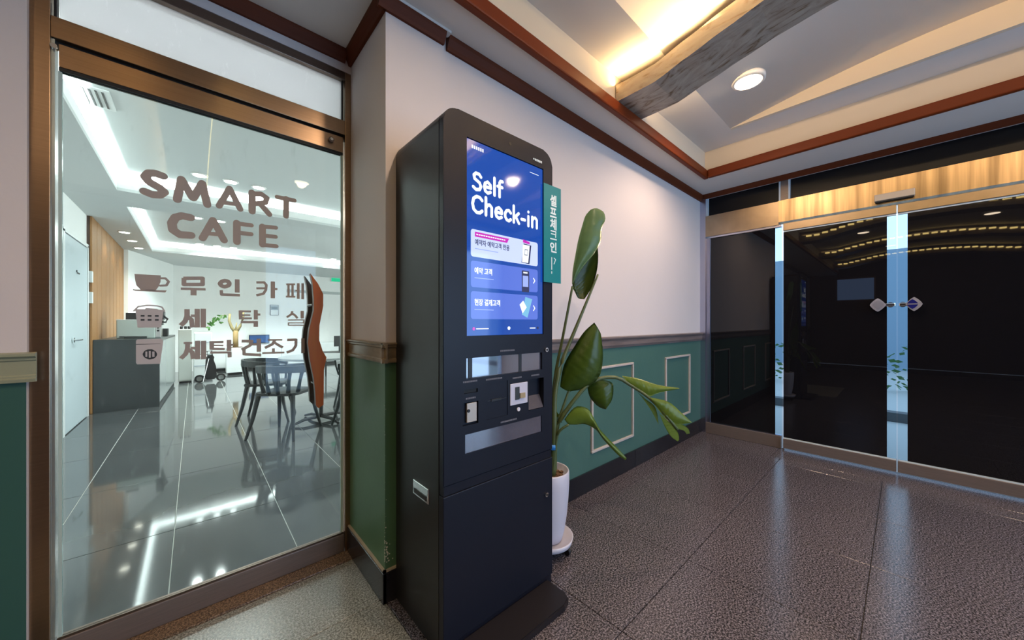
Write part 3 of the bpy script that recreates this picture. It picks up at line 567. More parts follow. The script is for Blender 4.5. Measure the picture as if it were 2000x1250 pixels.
bm = bmesh.new(); prism(bm, DRYO, 'y', LY-.0010, LY-.0007); prism(bm, DRYLINE, 'y', LY-.0010, LY-.0007); obj('dryer_window', bm, M_char, o)
bm = bmesh.new(); [prism(bm, d, 'y', LY-.0014, LY-.0011) for d in DRYB]; obj('dryer_bars', bm, M_dec2, o)
# wooden pull handles, one on each side of the glass
def pull(dy0, dy1, name, lab, m):
    bm = bmesh.new(); n = len(HL); A = []; 
    for (lx, lz), (rx, rz) in zip(HL, HR):
        A.append([bm.verts.new(p) for p in ((lx, dy0, lz), (rx+.0005, dy0, rz), (rx+.0005, dy1, rz), (lx, dy1, lz))])
    for a, b in zip(A, A[1:]):
        for k in range(4):
            f = bm.faces.new((a[k], a[(k+1) % 4], b[(k+1) % 4], b[k])); f.material_index = 0 if k == 0 else 1
    bm.faces.new(A[0]).material_index = 1; bm.faces.new(A[-1][::-1]).material_index = 1
    o = obj(name, bm, [m, M_dkwood], lf); o['label'] = lab
    for z in (1.235, .865):
        b2 = bmesh.new(); x = {1.235: .412, .865: .425}[z]
        tube(b2, [(x, (dy1 if dy1 < DY else dy0), z), (x, DY+.003 if dy1 < DY else DY+.011, z)], .006, 10); obj('handle_post', b2, M_chrome, o)
    return o
pull(1.822, 1.848, 'pull_handle', 'orange brown wavy wooden pull handle', M_orange)
pull(1.935, 1.960, 'pull_handle', 'dark wavy pull handle on the cafe side', M_dkwood)

# =====================================================================
# KIOSK
# =====================================================================
kx0, kx1, kf, kb, kt = .628, 1.182, 1.045, 1.425, 1.90
K = empty('check_in_kiosk', ((kx0+kx1)/2, (kf+kb)/2, 0)); tag(K, 'tall black self check-in kiosk with blue touch screen in front of white wall', 'kiosk')
bm = bmesh.new(); prism(bm, rrect(kx0+.001, kx1-.001, .0, kt-.002, .055, 8, (1, 1, 0, 0)), 'y', kf+.032, kb, .002); obj('cabinet', bm, M_kioskb, K)
def cut(o, boxes):
    bm = bmesh.new(); [box(bm, *b) for b in boxes]; c = obj('cutter', bm, M_black)
    md = o.modifiers.new('b', 'BOOLEAN'); md.object = c; md.operation = 'DIFFERENCE'; md.solver = 'EXACT'
    dg = bpy.context.evaluated_depsgraph_get(); me = bpy.data.meshes.new_from_object(o.evaluated_get(dg)); o.modifiers.clear(); o.data = me; bpy.data.objects.remove(c)
bm = bmesh.new(); prism(bm, rrect(kx0, kx1, .592, kt, .06, 8, (1, 1, 0, 0)), 'y', kf, kf+.028, .0025); fd = obj('upper_door', bm, M_kpanel, K)
cut(fd, [(.724, 1.124, kf-.01, kf+.006, 1.102, 1.816), (.722, 1.116, kf-.01, kf+.012, .950, 1.024), (.717, 1.113, kf-.01, kf+.006, .683, .752), (1.034, 1.126, kf-.01, kf+.026, .786, .915),
         (.712, .772, kf-.01, kf+.010, .898, .912), (.706, .775, kf-.01, kf+.012, .784, .866), (.812, .918, kf-.01, kf+.0025, .788, .925)])
bm = bmesh.new(); box(bm, kx0, kx1, kf, kf+.03, .04, .556, .0025); obj('lower_door', bm, M_kpanel, K)
B('middle_band', kx0+.004, kx1-.004, kf+.004, kf+.0318, .558, .590, M_kiosk, K); B('plinth', kx0+.004, kx1-.004, kf+.0035, kf+.0318, 0, .0385, M_kiosk, K)
bm = bmesh.new(); prism(bm, [(kx0+.0, kf+.003), (kx0+.0, .925), (kx0+.03, .905), (kx1-.085, .905), (kx1-.045, .918), (kx1-.03, .95), (kx1-.03, kf+.003)], 'z', 0, .028, .004); obj('base_plate', bm, mat('base_plate_black', (.012, .011, .015), .4, spec=.25), K)
for z in (1.034, .404):
    bm = bmesh.new(); disc(bm, (1.140, kf-.003, z), .0095, 'y', .004, 18); o = obj('lock', bm, M_chrome, K); bm = bmesh.new(); disc(bm, (1.140, kf-.0078, z), .0045, 'y', .0012, 12); obj('keyhole', bm, M_black, o)
# side flush handle
bm = bmesh.new(); box(bm, kx0-.004, kx0+.004, 1.143, 1.262, .497, .553, .003); o = obj('side_handle', bm, M_chrome, K)
bm = bmesh.new(); box(bm, kx0-.006, kx0-.003, 1.155, 1.250, .506, .523); obj('finger_recess', bm, M_black, o)
# screen
def scr(name, col, s):
    return mat(name, (.01, .01, .01), .06, emis=col, es=s, spec=.6)
sy = kf+.0055
S_bg = scr('screen_blue', (.004, .055, .33), .95); S_w = scr('screen_white', (.85, .92, 1), 1.0); S_card = scr('screen_card', (.52, .60, .95), .95)
S_c2 = scr('screen_card_blue', (.09, .16, .62), .9); S_pink = scr('screen_pink', (.52, .02, .42), .9); S_dk = scr('screen_ink', (.02, .025, .08), 1); S_lav = scr('screen_lavender', (.28, .36, .78), 1); S_cy = scr('screen_teal', (.16, .42, .62), 1)
scn = B('screen', .726, 1.122, sy-.0015, kf+.0062, 1.104, 1.814, S_bg, K)
def spr(name, pts, m, k=1, lab=None):
    bm = bmesh.new(); prism(bm, pts, 'y', sy-.0015-.0004*k, sy-.0015-.0004*(k-1)-.0001); o = obj(name, bm, m, scn)
    return o
def fit(name, body, m, x0, x1, z, size, k, off=0, parent=None, y=None):
    o = text(name, body, m, size, (0, 0, 0), Matrix.Identity(3), None, off)
    xs_ = [v.co.x for v in o.data.vertices]; a, b = min(xs_), max(xs_); s = (x1-x0)/(b-a)
    yy = sy-.0015-.0004*k if y is None else y
    o.data.transform(Matrix.Translation((x0-a*s, yy, z)) @ RY.to_4x4() @ Matrix.Diagonal((s, 1, .3, 1)))
    p = parent or scn; o.parent = p; o.matrix_parent_inverse = Matrix.Translation(-world_loc(p)); return o
GL = {'S': (.56, [[(.50, .80), (.40, .92), (.22, .93), (.10, .80), (.14, .62), (.42, .48), (.50, .30), (.42, .12), (.22, .07), (.06, .18)]]),
      'C': (.66, [[(.60, .78), (.48, .90), (.30, .92), (.13, .78), (.07, .5), (.13, .22), (.30, .08), (.48, .10), (.60, .22)]]),
      'e': (.52, [[(.08, .38), (.46, .38), (.44, .54), (.28, .66), (.12, .56), (.07, .36), (.13, .15), (.28, .07), (.44, .16)]]),
      'l': (.20, [[(.10, .07), (.10, 1.0)]]), 'f': (.34, [[(.15, .07), (.15, .82), (.22, .95), (.34, .95)], [(.03, .62), (.32, .62)]]),
      'h': (.52, [[(.09, .07), (.09, 1.0)], [(.09, .45), (.18, .62), (.32, .66), (.43, .54), (.43, .07)]]),
      'c': (.48, [[(.44, .54), (.32, .66), (.18, .62), (.08, .46), (.08, .26), (.18, .10), (.32, .07), (.44, .17)]]),
      'k': (.50, [[(.09, .07), (.09, 1.0)], [(.42, .64), (.12, .33)], [(.22, .42), (.44, .07)]]), '-': (.36, [[(.05, .36), (.28, .36)]]),
      'i': (.22, [[(.10, .07), (.10, .64)], [(.10, .90), (.101, .90)]]), 'n': (.50, [[(.09, .07), (.09, .66)], [(.09, .45), (.18, .62), (.32, .66), (.43, .54), (.43, .07)]])}
def title(word, x0, x1, z, h):
    wtot = sum(GL[c][0]+.07 for c in word); sx = (x1-x0)/wtot; x = x0; data = []
    for c in word:
        for st in GL[c][1]: data.append([.0122]+[(x+px*sx, z+pz*h) for px, pz in st])
        x += (GL[c][0]+.07)*sx
    bm = bmesh.new(); strokes(bm, data, sy-.0016, .0004); obj('title', bm, S_w, scn)
title('Self', .750, .900, 1.634, .070); title('Check-in', .746, 1.098, 1.550, .070)
spr('card', rrect(.744, 1.092, 1.392, 1.492, .010, 4), S_card)
spr('tag', [(.762, 1.484), (.928, 1.484), (.918, 1.466), (.762, 1.466)], S_pink, 2)
for k in range(13): spr('tag_text', [(.768+k*.011, 1.477), (.776+k*.011, 1.477), (.776+k*.011, 1.473), (.768+k*.011, 1.473)], S_w, 3)
fit('card_text', '예약자 예약고객 전용', S_dk, .762, .930, 1.438, .024, 2, .0005)
spr('card_line', [(.762, 1.424), (.872, 1.424), (.872, 1.421), (.762, 1.421)], S_lav, 2)
spr('phone_picture', [(1.008, 1.478), (1.053, 1.475), (1.042, 1.396), (.996, 1.398)], S_dk, 2); spr('phone_picture', [(1.005, 1.473), (1.043, 1.473), (1.034, 1.400), (.999, 1.400)], S_w, 3)
spr('phone_picture', [(1.014, 1.455), (1.032, 1.455), (1.030, 1.430), (1.012, 1.430)], S_dk, 4); spr('phone_picture', [(1.016, 1.452), (1.030, 1.452), (1.028, 1.433), (1.014, 1.433)], S_w, 5); spr('tag', [(1.004, 1.494), (1.042, 1.488), (1.044, 1.478), (1.004, 1.481)], S_pink, 4)
for z0, z1, tx in ((1.281, 1.377, '예약 고객'), (1.165, 1.266, '현장 결제고객')):
    spr('card', rrect(.744, 1.092, z0, z1, .010, 4), S_c2)
    fit('card_text', tx, S_w, .760, .760+(.082 if len(tx) < 6 else .122), z0+.052, .026, 2, .0006)
    spr('card_line', [(.760, z0+.036), (.85, z0+.036), (.85, z0+.033), (.760, z0+.033)], S_lav, 2)
    bm = bmesh.new(); strokes(bm, [[.004, (1.066, z0+.058), (1.074, z0+.048), (1.066, z0+.038)]], sy-.0022); obj('arrow', bm, S_w, scn)
spr('machine_picture', rrect(.998, 1.040, 1.278, 1.366, .004, 3), S_dk, 3); spr('machine_picture', [(1.003, 1.345), (1.034, 1.345), (1.034, 1.300), (1.003, 1.300)], S_lav, 4); spr('machine_picture', [(1.006, 1.361), (1.030, 1.361), (1.030, 1.355), (1.006, 1.355)], S_w, 4)
spr('paper_picture', [(.985, 1.225), (1.005, 1.242), (1.025, 1.215), (1.002, 1.190)], S_w, 4); spr('paper_picture', [(1.018, 1.258), (1.058, 1.250), (1.030, 1.172), (.998, 1.185)], S_cy, 3)
bm = bmesh.new(); disc(bm, (.928, sy-.002, 1.130), .007, 'y', .0004, 16); obj('home_button', bm, S_w, scn)
for x0, x1 in ((.768, .826), (1.045, 1.078)): spr('footer_line', [(x0, 1.131), (x1, 1.131), (x1, 1.127), (x0, 1.127)], S_w, 1)
for x, m_ in ((.757, S_pink), (1.092, S_dk)):
    bm = bmesh.new(); disc(bm, (x, sy-.002, 1.129), .006, 'y', .0004, 14); obj('footer_icon', bm, m_, scn)
for k in range(6): spr('brand_line', [(.748+k*.0095, 1.797), (.754+k*.0095, 1.797), (.754+k*.0095, 1.785), (.748+k*.0095, 1.785)], S_w, 1)
spr('corner_line', [(1.045, 1.783), (1.098, 1.783), (1.098, 1.781), (1.045, 1.781)], S_w, 1)
# camera eye, emblem marks
bm = bmesh.new(); disc(bm, (.931, kf-.0005, 1.860), .006, 'y', .001, 14); obj('camera_eye', bm, M_black, K)
bm = bmesh.new(); disc(bm, (1.064, kf-.0005, 1.842), .0035, 'y', .0006, 8)
for k in range(5): box(bm, 1.071+k*.009, 1.077+k*.009, kf-.001, kf, 1.837, 1.846)
obj('maker_mark', bm, M_wtext, K)
# windows and slots
o = B('viewing_window', .7225, 1.1155, kf+.008, kf+.0118, .9505, 1.0235, M_mirror, K); o['label'] = 'upper smoked window'
B('window_divider', .735, .752, kf+.006, kf+.008, .951, 1.023, M_black, K); B('window_divider', .985, 1.0, kf+.0065, kf+.008, .951, 1.023, M_black, K)
o = B('viewing_window', .7175, 1.1125, kf+.003, kf+.0058, .6835, .7515, M_mirror, K); o['label'] = 'lower smoked window'
B('card_slot', .7125, .7715, kf+.006, kf+.0095, .8985, .9115, M_gasket, K)
o = B('coin_flap', .726, .770, kf+.002, kf+.0115, .792, .862, mat('flap_steel', (.50, .44, .38), .4, metal=.5), K, .002); bm = bmesh.new(); disc(bm, (.732, kf+.0005, .835), .006, 'y', .002, 12); obj('flap_knob', bm, M_black, o)
bm = bmesh.new(); box(bm, .818, .912, kf+.001, kf+.0022, .855, .858); box(bm, .835, .885, kf-.001, kf+.002, .852, .861, .0008); obj('banknote_slot', bm, M_black, K)
o = B('reader_plate', .930, 1.026, kf-.003, kf+.001, .822, .908, mat('reader_white', (.55, .56, .68), .35), K, .002)
B('reader_mouth', .955, .978, kf-.005, kf-.0028, .842, .893, M_char, o); B('reader_mouth', .980, 1.008, kf-.008, kf-.0028, .846, .866, mat('reader_yellow', (.35, .28, .16), .4), o)
bm = bmesh.new(); disc(bm, (.975, kf-.002, .802), .008, 'y', .002, 16); obj('status_lamp', bm, mat('lamp_pale', (.7, .7, .8), .3), K)
bm = bmesh.new(); prism(bm, [(kf+.0255, .788), (kf+.001, .788), (kf+.0255, .84)], 'x', 1.036, 1.124); obj('ticket_chute', bm, mat('chute', (.06, .055, .07), .35), K)
for i, (x0, x1, z) in enumerate(((.88, .955, 1.042), (.708, .770, .940), (.81, .885, .938), (.945, .99, .930), (1.05, 1.095, .930), (.72, .76, .880), (.882, .965, .765))):
    bm = bmesh.new(); x = x0
    while x < x1: wd = random.uniform(.003, .006); box(bm, x, x+wd, kf-.0006, kf+.0002, z-.003, z+.003); x += wd+.0018
    obj('caption', bm, M_gtext, K)
# teal side sign
sg = B('side_sign', 1.120, 1.233, kf-.006, kf-.003, 1.328, 1.755, M_teal, K); sg['label'] = 'teal vertical sign with white Korean lettering'
for ch, z0, z1 in (('셀', 1.666, 1.716), ('프', 1.616, 1.659), ('체', 1.562, 1.612), ('인', 1.462, 1.508)):
    o = text('sign_lettering', ch, M_wtext, .05, (0, 0, 0), Matrix.Identity(3), None, .0016)
    xs_ = [v.co.x for v in o.data.vertices]; ys_ = [v.co.y for v in o.data.vertices]; a, b, c, d = min(xs_), max(xs_), min(ys_), max(ys_)
    o.data.transform(Matrix.Translation((1.160-a*.043/(b-a), kf-.0062, z0-c*(z1-z0)/(d-c))) @ RY.to_4x4() @ Matrix.Diagonal((.043/(b-a), (z1-z0)/(d-c), .5, 1)))
    o.parent = sg
bm = bmesh.new(); strokes(bm, [[.0055, (1.164, 1.556), (1.198, 1.556), (1.196, 1.530)], [.0048, (1.166, 1.543), (1.197, 1.543)], [.0055, (1.161, 1.521), (1.203, 1.521)]], kf-.0062, .0006, False); obj('sign_lettering', bm, M_wtext, sg)
bm = bmesh.new(); box(bm, 1.168, 1.173, kf-.0068, kf-.0062, 1.385, 1.44); box(bm, 1.168, 1.173, kf-.0068, kf-.0062, 1.367, 1.378); strokes(bm, [[.004, (1.186, 1.438), (1.196, 1.432), (1.186, 1.412)]], kf-.0062); obj('sign_lettering', bm, M_wtext, sg)

# =====================================================================
# POTTED BIRD OF PARADISE + CADDY
# =====================================================================
pc = (1.33, 1.205)
cd = empty('plant_caddy', (*pc, 0)); tag(cd, 'white round saucer caddy on black castors under the plant pot', 'plant caddy')
bm = bmesh.new(); lathe(bm, [(.108, .050), (.118, .056), (.126, .085), (.122, .085), (.112, .064), (.0, .064)][:-1], (*pc, 0), 40); obj('saucer', bm, mat('saucer_white', (.62, .62, .72), .4), cd, True)
for k in range(4):
    a = PI/4+k*PI/2-.3; c = (pc[0]+.098*math.cos(a), pc[1]+.098*math.sin(a))
    bm = bmesh.new(); disc(bm, (c[0], c[1], .0185), .018, 'x', .007, 16); box(bm, c[0]-.011, c[0]+.011, c[1]-.008, c[1]+.008, .030, .050, .002); obj('castor', bm, M_black, cd)
pt = empty('potted_strelitzia', (*pc, .064)); tag(pt, 'bird of paradise plant in a tall white pot beside the kiosk', 'potted plant')
bm = bmesh.new(); lathe(bm, [(.055, .064), (.070, .070), (.083, .12), (.095, .20), (.102, .28), (.106, .35), (.106, .408), (.103, .415), (.098, .412), (.097, .385)], (*pc, 0), 48); obj('pot', bm, mat('pot_white', (.62, .62, .72), .35), pt, True)
bm = bmesh.new(); lathe(bm, [(.096, .372), (.096, .380), (.05, .392)], (*pc, 0), 24)
for k in range(40):
    a, r = random.uniform(0, 2*PI), random.uniform(0, .08); p = (pc[0]+r*math.cos(a), pc[1]+r*math.sin(a), .388)
    q = random.uniform(.006, .014); box(bm, p[0]-q, p[0]+q, p[1]-q*.7, p[1]+q*.7, p[2]-.01, p[2]+q*.6, .003)
o = obj('soil', bm, mat('bark_soil', (.10, .055, .03), .9), pt); o['kind'] = 'stuff'
def leafmat(name, c1, c2, rough=.3):
    m = mat(name, c1, rough, noise=(7, .35, c2, (1, 1, 1)), coat=.2); nt = m.node_tree; b = nt.nodes['Principled BSDF']
    b.inputs['Subsurface Weight'].default_value = 0; return m
ML = {'upright': leafmat('leaf_pale', (.19, .33, .16), (.15, .27, .12)), 'dark': leafmat('leaf_dark', (.075, .12, .018), (.045, .08, .012)),
      'big': leafmat('leaf_mid', (.10, .17, .022), (.065, .125, .016)), 'low': leafmat('leaf_mid', (.10, .17, .022), (.065, .125, .016))}
M_lg = leafmat('leaf_bright', (.25, .36, .05), (.13, .22, .03))
def resample(P_, n):
    P_ = [Vector(p) for p in P_]; L_ = [0]
    for a, b in zip(P_, P_[1:]): L_.append(L_[-1]+(b-a).length)
    out = []
    for k in range(n):
        t = L_[-1]*k/(n-1); i = 0
        while i < len(P_)-2 and L_[i+1] < t: i += 1
        u = (t-L_[i])/max(L_[i+1]-L_[i], 1e-6); 
        p0, p1, p2, p3 = P_[max(i-1, 0)], P_[i], P_[i+1], P_[min(i+2, len(P_)-1)]
        out.append(.5*((2*p1)+(p2-p0)*u+(2*p0-5*p1+4*p2-p3)*u*u+(3*p1-p0-3*p2+p3)*u**3))
    return out
toCam = Vector((-.74, -.67, 0)).normalized()
for nm, L_, R_, bow in LEAVES:
    n, mcol = 26, 9; A, C_ = resample(L_, n), resample(R_, n); bm = bmesh.new(); g = []
    for i, (a, b) in enumerate(zip(A, C_)):
        row = []; 
        for j in range(mcol):
            t = j/(mcol-1); p = a.lerp(b, t); fold = math.sin(PI*t)*bow*(.4+math.sin(PI*i/(n-1)))
            rip = .0022*math.sin(i*2.3+t*5)*math.sin(PI*i/(n-1))
            row.append(bm.verts.new(p+toCam*(fold+rip)))
        g.append(row)
    for i in range(n-1):
        for j in range(mcol-1): bm.faces.new((g[i][j], g[i][j+1], g[i+1][j+1], g[i+1][j]))
    bmesh.ops.solidify(bm, geom=list(bm.faces), thickness=.0012)
    o = obj('leaf', bm, ML.get(nm, M_lg), pt, True)
for r0, r1, pts in STEMS:
    P_ = resample(pts, 26); bm = bmesh.new(); P_ = [Vector((1.328, 1.18, .36))] + P_ if P_[0].z > .37 else P_
    tube(bm, P_, [r0+(r1-r0)*k/(len(P_)-1) for k in range(len(P_))], 10); obj('stem', bm, mat('stem_green', (.06, .10, .035), .4, noise=(5, .3, (.11, .13, .05))), pt, True)
bm = bmesh.new(); tube(bm, [(TIE[0], TIE[1], TIE[2]-.012), (TIE[0]+.002, TIE[1], TIE[2]+.012)], .024, 16); obj('tie', bm, mat('blue_tie', (.02, .22, .6), .4), pt, True)
# =====================================================================
# CAFE behind the glass door
# =====================================================================
cf = S(B('floor_cafe', -1.1, 5.3, 1.93, 11.6, -.06, -.0035, M_cgrout))
xs = [-1.0, -.555] + [-.555+.475*k for k in range(1, 13)] ; xs = [x for x in xs if x < 5.2]+[5.2]
ys = [1.935] + [2.72+.95*k for k in range(0, 10)] + [11.5]; ys = [y for y in ys if y < 11.4]+[11.5]
tiles(cf, xs, ys, lambda x, y: M_ctile, .004, nm='tile')
S(B('wall_cafe_left', -1.15, -1.0, 2.0, 11.5, 0, 2.9, M_cafew)); S(B('wall_cafe_back', -1.0, 5.3, 11.4, 11.5, 0, 2.9, M_cafew)); S(B('wall_cafe_right', 5.2, 5.3, 1.9, 11.5, 0, 2.9, M_cafew))
bm = bmesh.new(); prism(bm, [(-1.0, 9.58), (-.90, 9.58), (-.36, 11.3), (-.36, 11.4), (-1.0, 11.4)], 'z', 0, 2.6); S(obj('wall_cafe_corner', bm, M_cafew))
S(B('wall_cafe_door_side', .60, 5.2, 1.935, 2.0, 0, 2.9, M_cafew))
cc = S(B('ceiling_cafe', -1.0, -.58, 1.98, 11.4, 2.5, 2.53, M_cafec)); 
for x0, x1, y0, y1 in ((-.58, 5.2, 5.35, 6.03), (-.58, 5.2, 9.45, 11.4), (4.2, 5.2, 1.98, 5.35), (4.2, 5.2, 6.03, 9.45), (-.58, 4.2, 1.98, 2.1)): B('soffit', x0, x1, y0, y1, 2.5, 2.53, M_cafec, cc)
for (x0, x1, y0, y1) in ((-.58, 4.2, 2.1, 5.35), (-.58, 4.2, 6.03, 9.45)):
    t = .02; zz = 2.61
    B('cove_lip', x0-t, x0, y0-t, y1+t, 2.5302, zz, M_cafew, cc); B('cove_lip', x1, x1+t, y0-t, y1+t, 2.5302, zz, M_cafew, cc); B('cove_lip', x0, x1, y0-t, y0, 2.5302, zz, M_cafew, cc); B('cove_lip', x0, x1, y1, y1+t, 2.5302, zz, M_cafew, cc)
    B('tray_ceiling', x0-.2, x1+.2, y0-.16, y1+.2, 2.70, 2.72, M_cafec, cc)
    for a in ((x0-.22, x0-.2, y0-.16, y1+.2), (x1+.2, x1+.22, y0-.16, y1+.2), (x0-.2, x1+.2, y0-.18, y0-.16), (x0-.2, x1+.2, y1+.2, y1+.22)): B('cove_back', a[0], a[1], a[2], a[3], 2.53, 2.72, M_cafew, cc)
S(B('ceiling_cafe_slab', -1.15, 5.3, 1.93, 11.5, 2.86, 2.95, M_cafec))
E_cool = emit('lamp_cool', (.95, 1, 1), 12); E_neu = emit('lamp_neutral', (1, .93, .8), 8)
pos = {1: ['leftmost', 'middle', 'right-hand']}
for k, (x, y) in enumerate(CDL):
    lb = ['leftmost of three downlights behind the word SMART', 'middle of three downlights behind the word SMART', 'rightmost of three downlights behind the word SMART', 'left of two downlights behind the top of the word CAFE', 'right of two downlights behind the top of the word CAFE', 'leftmost of three downlights below the word CAFE', 'middle of three downlights below the word CAFE', 'rightmost of three downlights below the word CAFE', 'lone downlight at the far right of the rear cafe tray', 'downlight at the right side of the near cafe tray', 'downlight at the front right of the rear cafe tray'][k]
    downlight(x, y, 2.70, .055, E_cool, 'small cool round '+lb if False else lb, 'cafe tray downlights')
for k, (x, y) in enumerate(SDL): downlight(x, y, 2.5, .055, E_neu, ['nearest', 'middle', 'farthest'][k]+' of three warm downlights beside the wooden wall panel', 'cafe wall-wash downlights')
# grille on the near tray ceiling, upper left
g = empty('ceiling_vent', (-.5, 3.75, 2.69)); tag(g, 'small white ceiling grille at the upper left of the cafe door', 'vent')
B('frame', -.60, -.42, 3.55, 3.85, 2.688, 2.699, M_appl, g, .002)
for k in range(5): B('slat', -.58+k*.03, -.57+k*.03, 3.58, 3.82, 2.684, 2.688, M_char, g)
# plain door in the left wall
d8 = empty('door_8', (-1, 6.3, 0)); S(d8)
B('door_panel', -.992, -.975, 5.70, 6.72, .01, 2.07, mat('door_grey_blue', (.50, .58, .62), .4), d8, .003)
for y0, y1 in ((5.64, 5.69), (6.73, 6.78)): B('door_casing', -1.0, -.97, y0, y1, 0, 2.10, M_appl, d8)
B('door_casing', -1.0, -.97, 5.64, 6.78, 2.08, 2.12, M_appl, d8)
bm = bmesh.new(); disc(bm, (-.965, 6.0, .965), .028, 'x', .006); tube(bm, [(-.96, 6.0, .965), (-.93, 6.0, .965), (-.93, 6.16, .965)], .009, 8); obj('door_handle', bm, M_chrome, d8)
bm = bmesh.new(); disc(bm, (-.970, 6.18, 1.73), .012, 'x', .003); 
for k in range(4): box(bm, -.974, -.970, 6.21+k*.03, 6.232+k*.03, 1.705, 1.722)
obj('door_label', bm, M_char, d8)
# wooden wall panel, plank by plank
wp = S(B('wall_panel', -1.0, -.975, 6.86, 9.58, 0, 2.5, M_dkwood)); wp.name = 'trim_12'
for k in range(17):
    y0 = 6.865+k*.16; y1 = min(y0+.157, 9.575)
    B('plank', -.976, -.955 - (.002 if k % 2 else 0), y0, y1, .0, 2.498, M_wood, wp, .003)
for z in (1.52, 1.68, 1.76): pass
tag(B('switch_plate', -.975, -.945, 6.80, 6.859, 1.66, 1.80, M_appl, None, .002), 'upper white switch plate at the near edge of the wooden wall panel', 'switch')
tag(B('switch_plate', -.975, -.945, 6.80, 6.859, 1.40, 1.54, M_appl, None, .002), 'lower white switch plate at the near edge of the wooden wall panel', 'switch')
# counter
ct = empty('service_counter', (-.65, 7.9, 0)); tag(ct, 'charcoal cafe service counter with pale grey side', 'counter')
B('front_panel', -.95, -.352, 6.88, 6.90, .0, .935, M_char, ct); bm = bmesh.new(); prism(bm, [(-.372, 6.901), (-.350, 6.901), (-.262, 9.2), (-.284, 9.2)], 'z', .06, .90); obj('side_panel', bm, mat('counter_side', (.40, .44, .44), .15), ct)
bm = bmesh.new(); prism(bm, [(-.38, 6.905), (-.365, 6.905), (-.278, 9.2), (-.30, 9.2)], 'z', 0, .06); obj('toe_kick', bm, M_black, ct)
bm = bmesh.new(); prism(bm, [(-.95, 6.901), (-.374, 6.901), (-.286, 9.2), (-.95, 9.2)], 'z', .0, .84); obj('carcass', bm, M_char, ct)
bm = bmesh.new(); prism(bm, [(-.95, 6.901), (-.352, 6.901), (-.262, 9.2), (-.95, 9.2)], 'z', .90, .93); obj('worktop', bm, M_char, ct)
# things on the counter
im = empty('ice_machine', (-.6, 7.5, .93)); tag(im, 'pale grey box machine on the counter behind the basket decal', 'machine')
B('body', -.80, -.42, 7.3, 7.75, .932, 1.19, mat('machine_grey', (.42, .47, .44), .35), im, .01); B('top_plate', -.80, -.42, 7.3, 7.75, 1.190, 1.20, M_appl, im); B('front_vent', -.77, -.6, 7.294, 7.30, .95, .965, M_char, im); B('drip_tray', -.72, -.5, 7.24, 7.30, .932, .962, M_char, im)
t = B('till_screen', -.73, -.60, 7.5, 7.56, 1.201, 1.30, M_black); tag(t, 'small black box on top of the grey machine', 'box')
cm = empty('coffee_machine', (-.34, 7.6, .93)); tag(cm, 'silver and black coffee machine at the counter corner', 'coffee machine')
B('column', -.42+.002, -.36, 7.32, 7.7, .932, 1.12, M_chrome, cm, .004); B('head', -.41, -.33, 7.30, 7.72, 1.201, 1.33, M_black, cm, .01); B('neck', -.415, -.345, 7.34, 7.7, 1.12, 1.201, M_char, cm)
bm = bmesh.new(); tube(bm, [(-.34, 7.34, 1.26), (-.29, 7.32, 1.21), (-.31, 7.32, 1.16), (-.35, 7.34, 1.17)], .014, 8); obj('spout', bm, M_black, cm); bm = bmesh.new(); disc(bm, (-.39, 7.31, 1.04), .014, 'y', .01); disc(bm, (-.39, 7.31, 1.08), .01, 'y', .01); obj('knob', bm, M_black, cm)
bk = B('dark_bin', -.40, -.32, 8.2, 8.5, .932, 1.06, M_black, None, .01); tag(bk, 'black bin standing at the back of the counter', 'bin')
# tall pale cabinet past the counter
tc_ = empty('tall_cabinet', (-.12, 9.2, 0)); tag(tc_, 'narrow pale grey cabinet at the end of the counter', 'cabinet')
B('carcass', -.22, -.03, 9.25, 9.75, .03, 1.03, mat('cabinet_grey', (.52, .54, .50), .4), tc_, .004); B('cabinet_door', -.215, -.035, 9.232, 9.249, .05, 1.02, mat('cabinet_grey2', (.56, .58, .54), .4), tc_, .003); B('toe_kick', -.21, -.04, 9.27, 9.7, 0, .03, M_black, tc_)
for i, x in enumerate((-.18, -.12, -.07)):
    bm = bmesh.new(); lathe(bm, [(.018, 0), (.022, .01), (.022, .05), (.014, .058)], (x, 9.4, 1.032), 12); tag(obj('cup', bm, M_black, None, True), ['leftmost', 'middle', 'rightmost'][i]+' of three small black cups on the narrow cabinet', 'cup', 'cups on the narrow cabinet')
# stacked washer + low white cabinets along the back
def washer(x0, x1, y, z0, z1, lab):
    t = empty('white_appliance', ((x0+x1)/2, y, z0)); tag(t, lab, 'appliance')
    B('body', x0, x1, y, y+.5, z0, z1, M_appl, t, .02); B('seam', x0+.01, x1-.01, y-.004, y, z0+(z1-z0)*.55, z0+(z1-z0)*.57, mat('seam_blue', (.25, .32, .42), .4), t); return t
washer(-.01, .29, 9.45, .03, .50, 'lower white appliance right of the narrow cabinet'); washer(.0, .28, 9.47, .51, .96, 'upper white appliance stacked right of the narrow cabinet')
bcab = empty('low_cabinet', (1.1, 11, 0)); tag(bcab, 'long low white cabinet along the cafe back wall', 'cabinet')
B('carcass', .32, 3.1, 10.95, 11.38, .06, .60, M_appl, bcab, .004); B('toe_kick', .34, 3.05, 11.0, 11.36, 0, .06, M_black, bcab)
for k in range(6): B('cabinet_door', .33+k*.46, .78+k*.46, 10.93, 10.948, .08, .58, M_appl, bcab, .003)
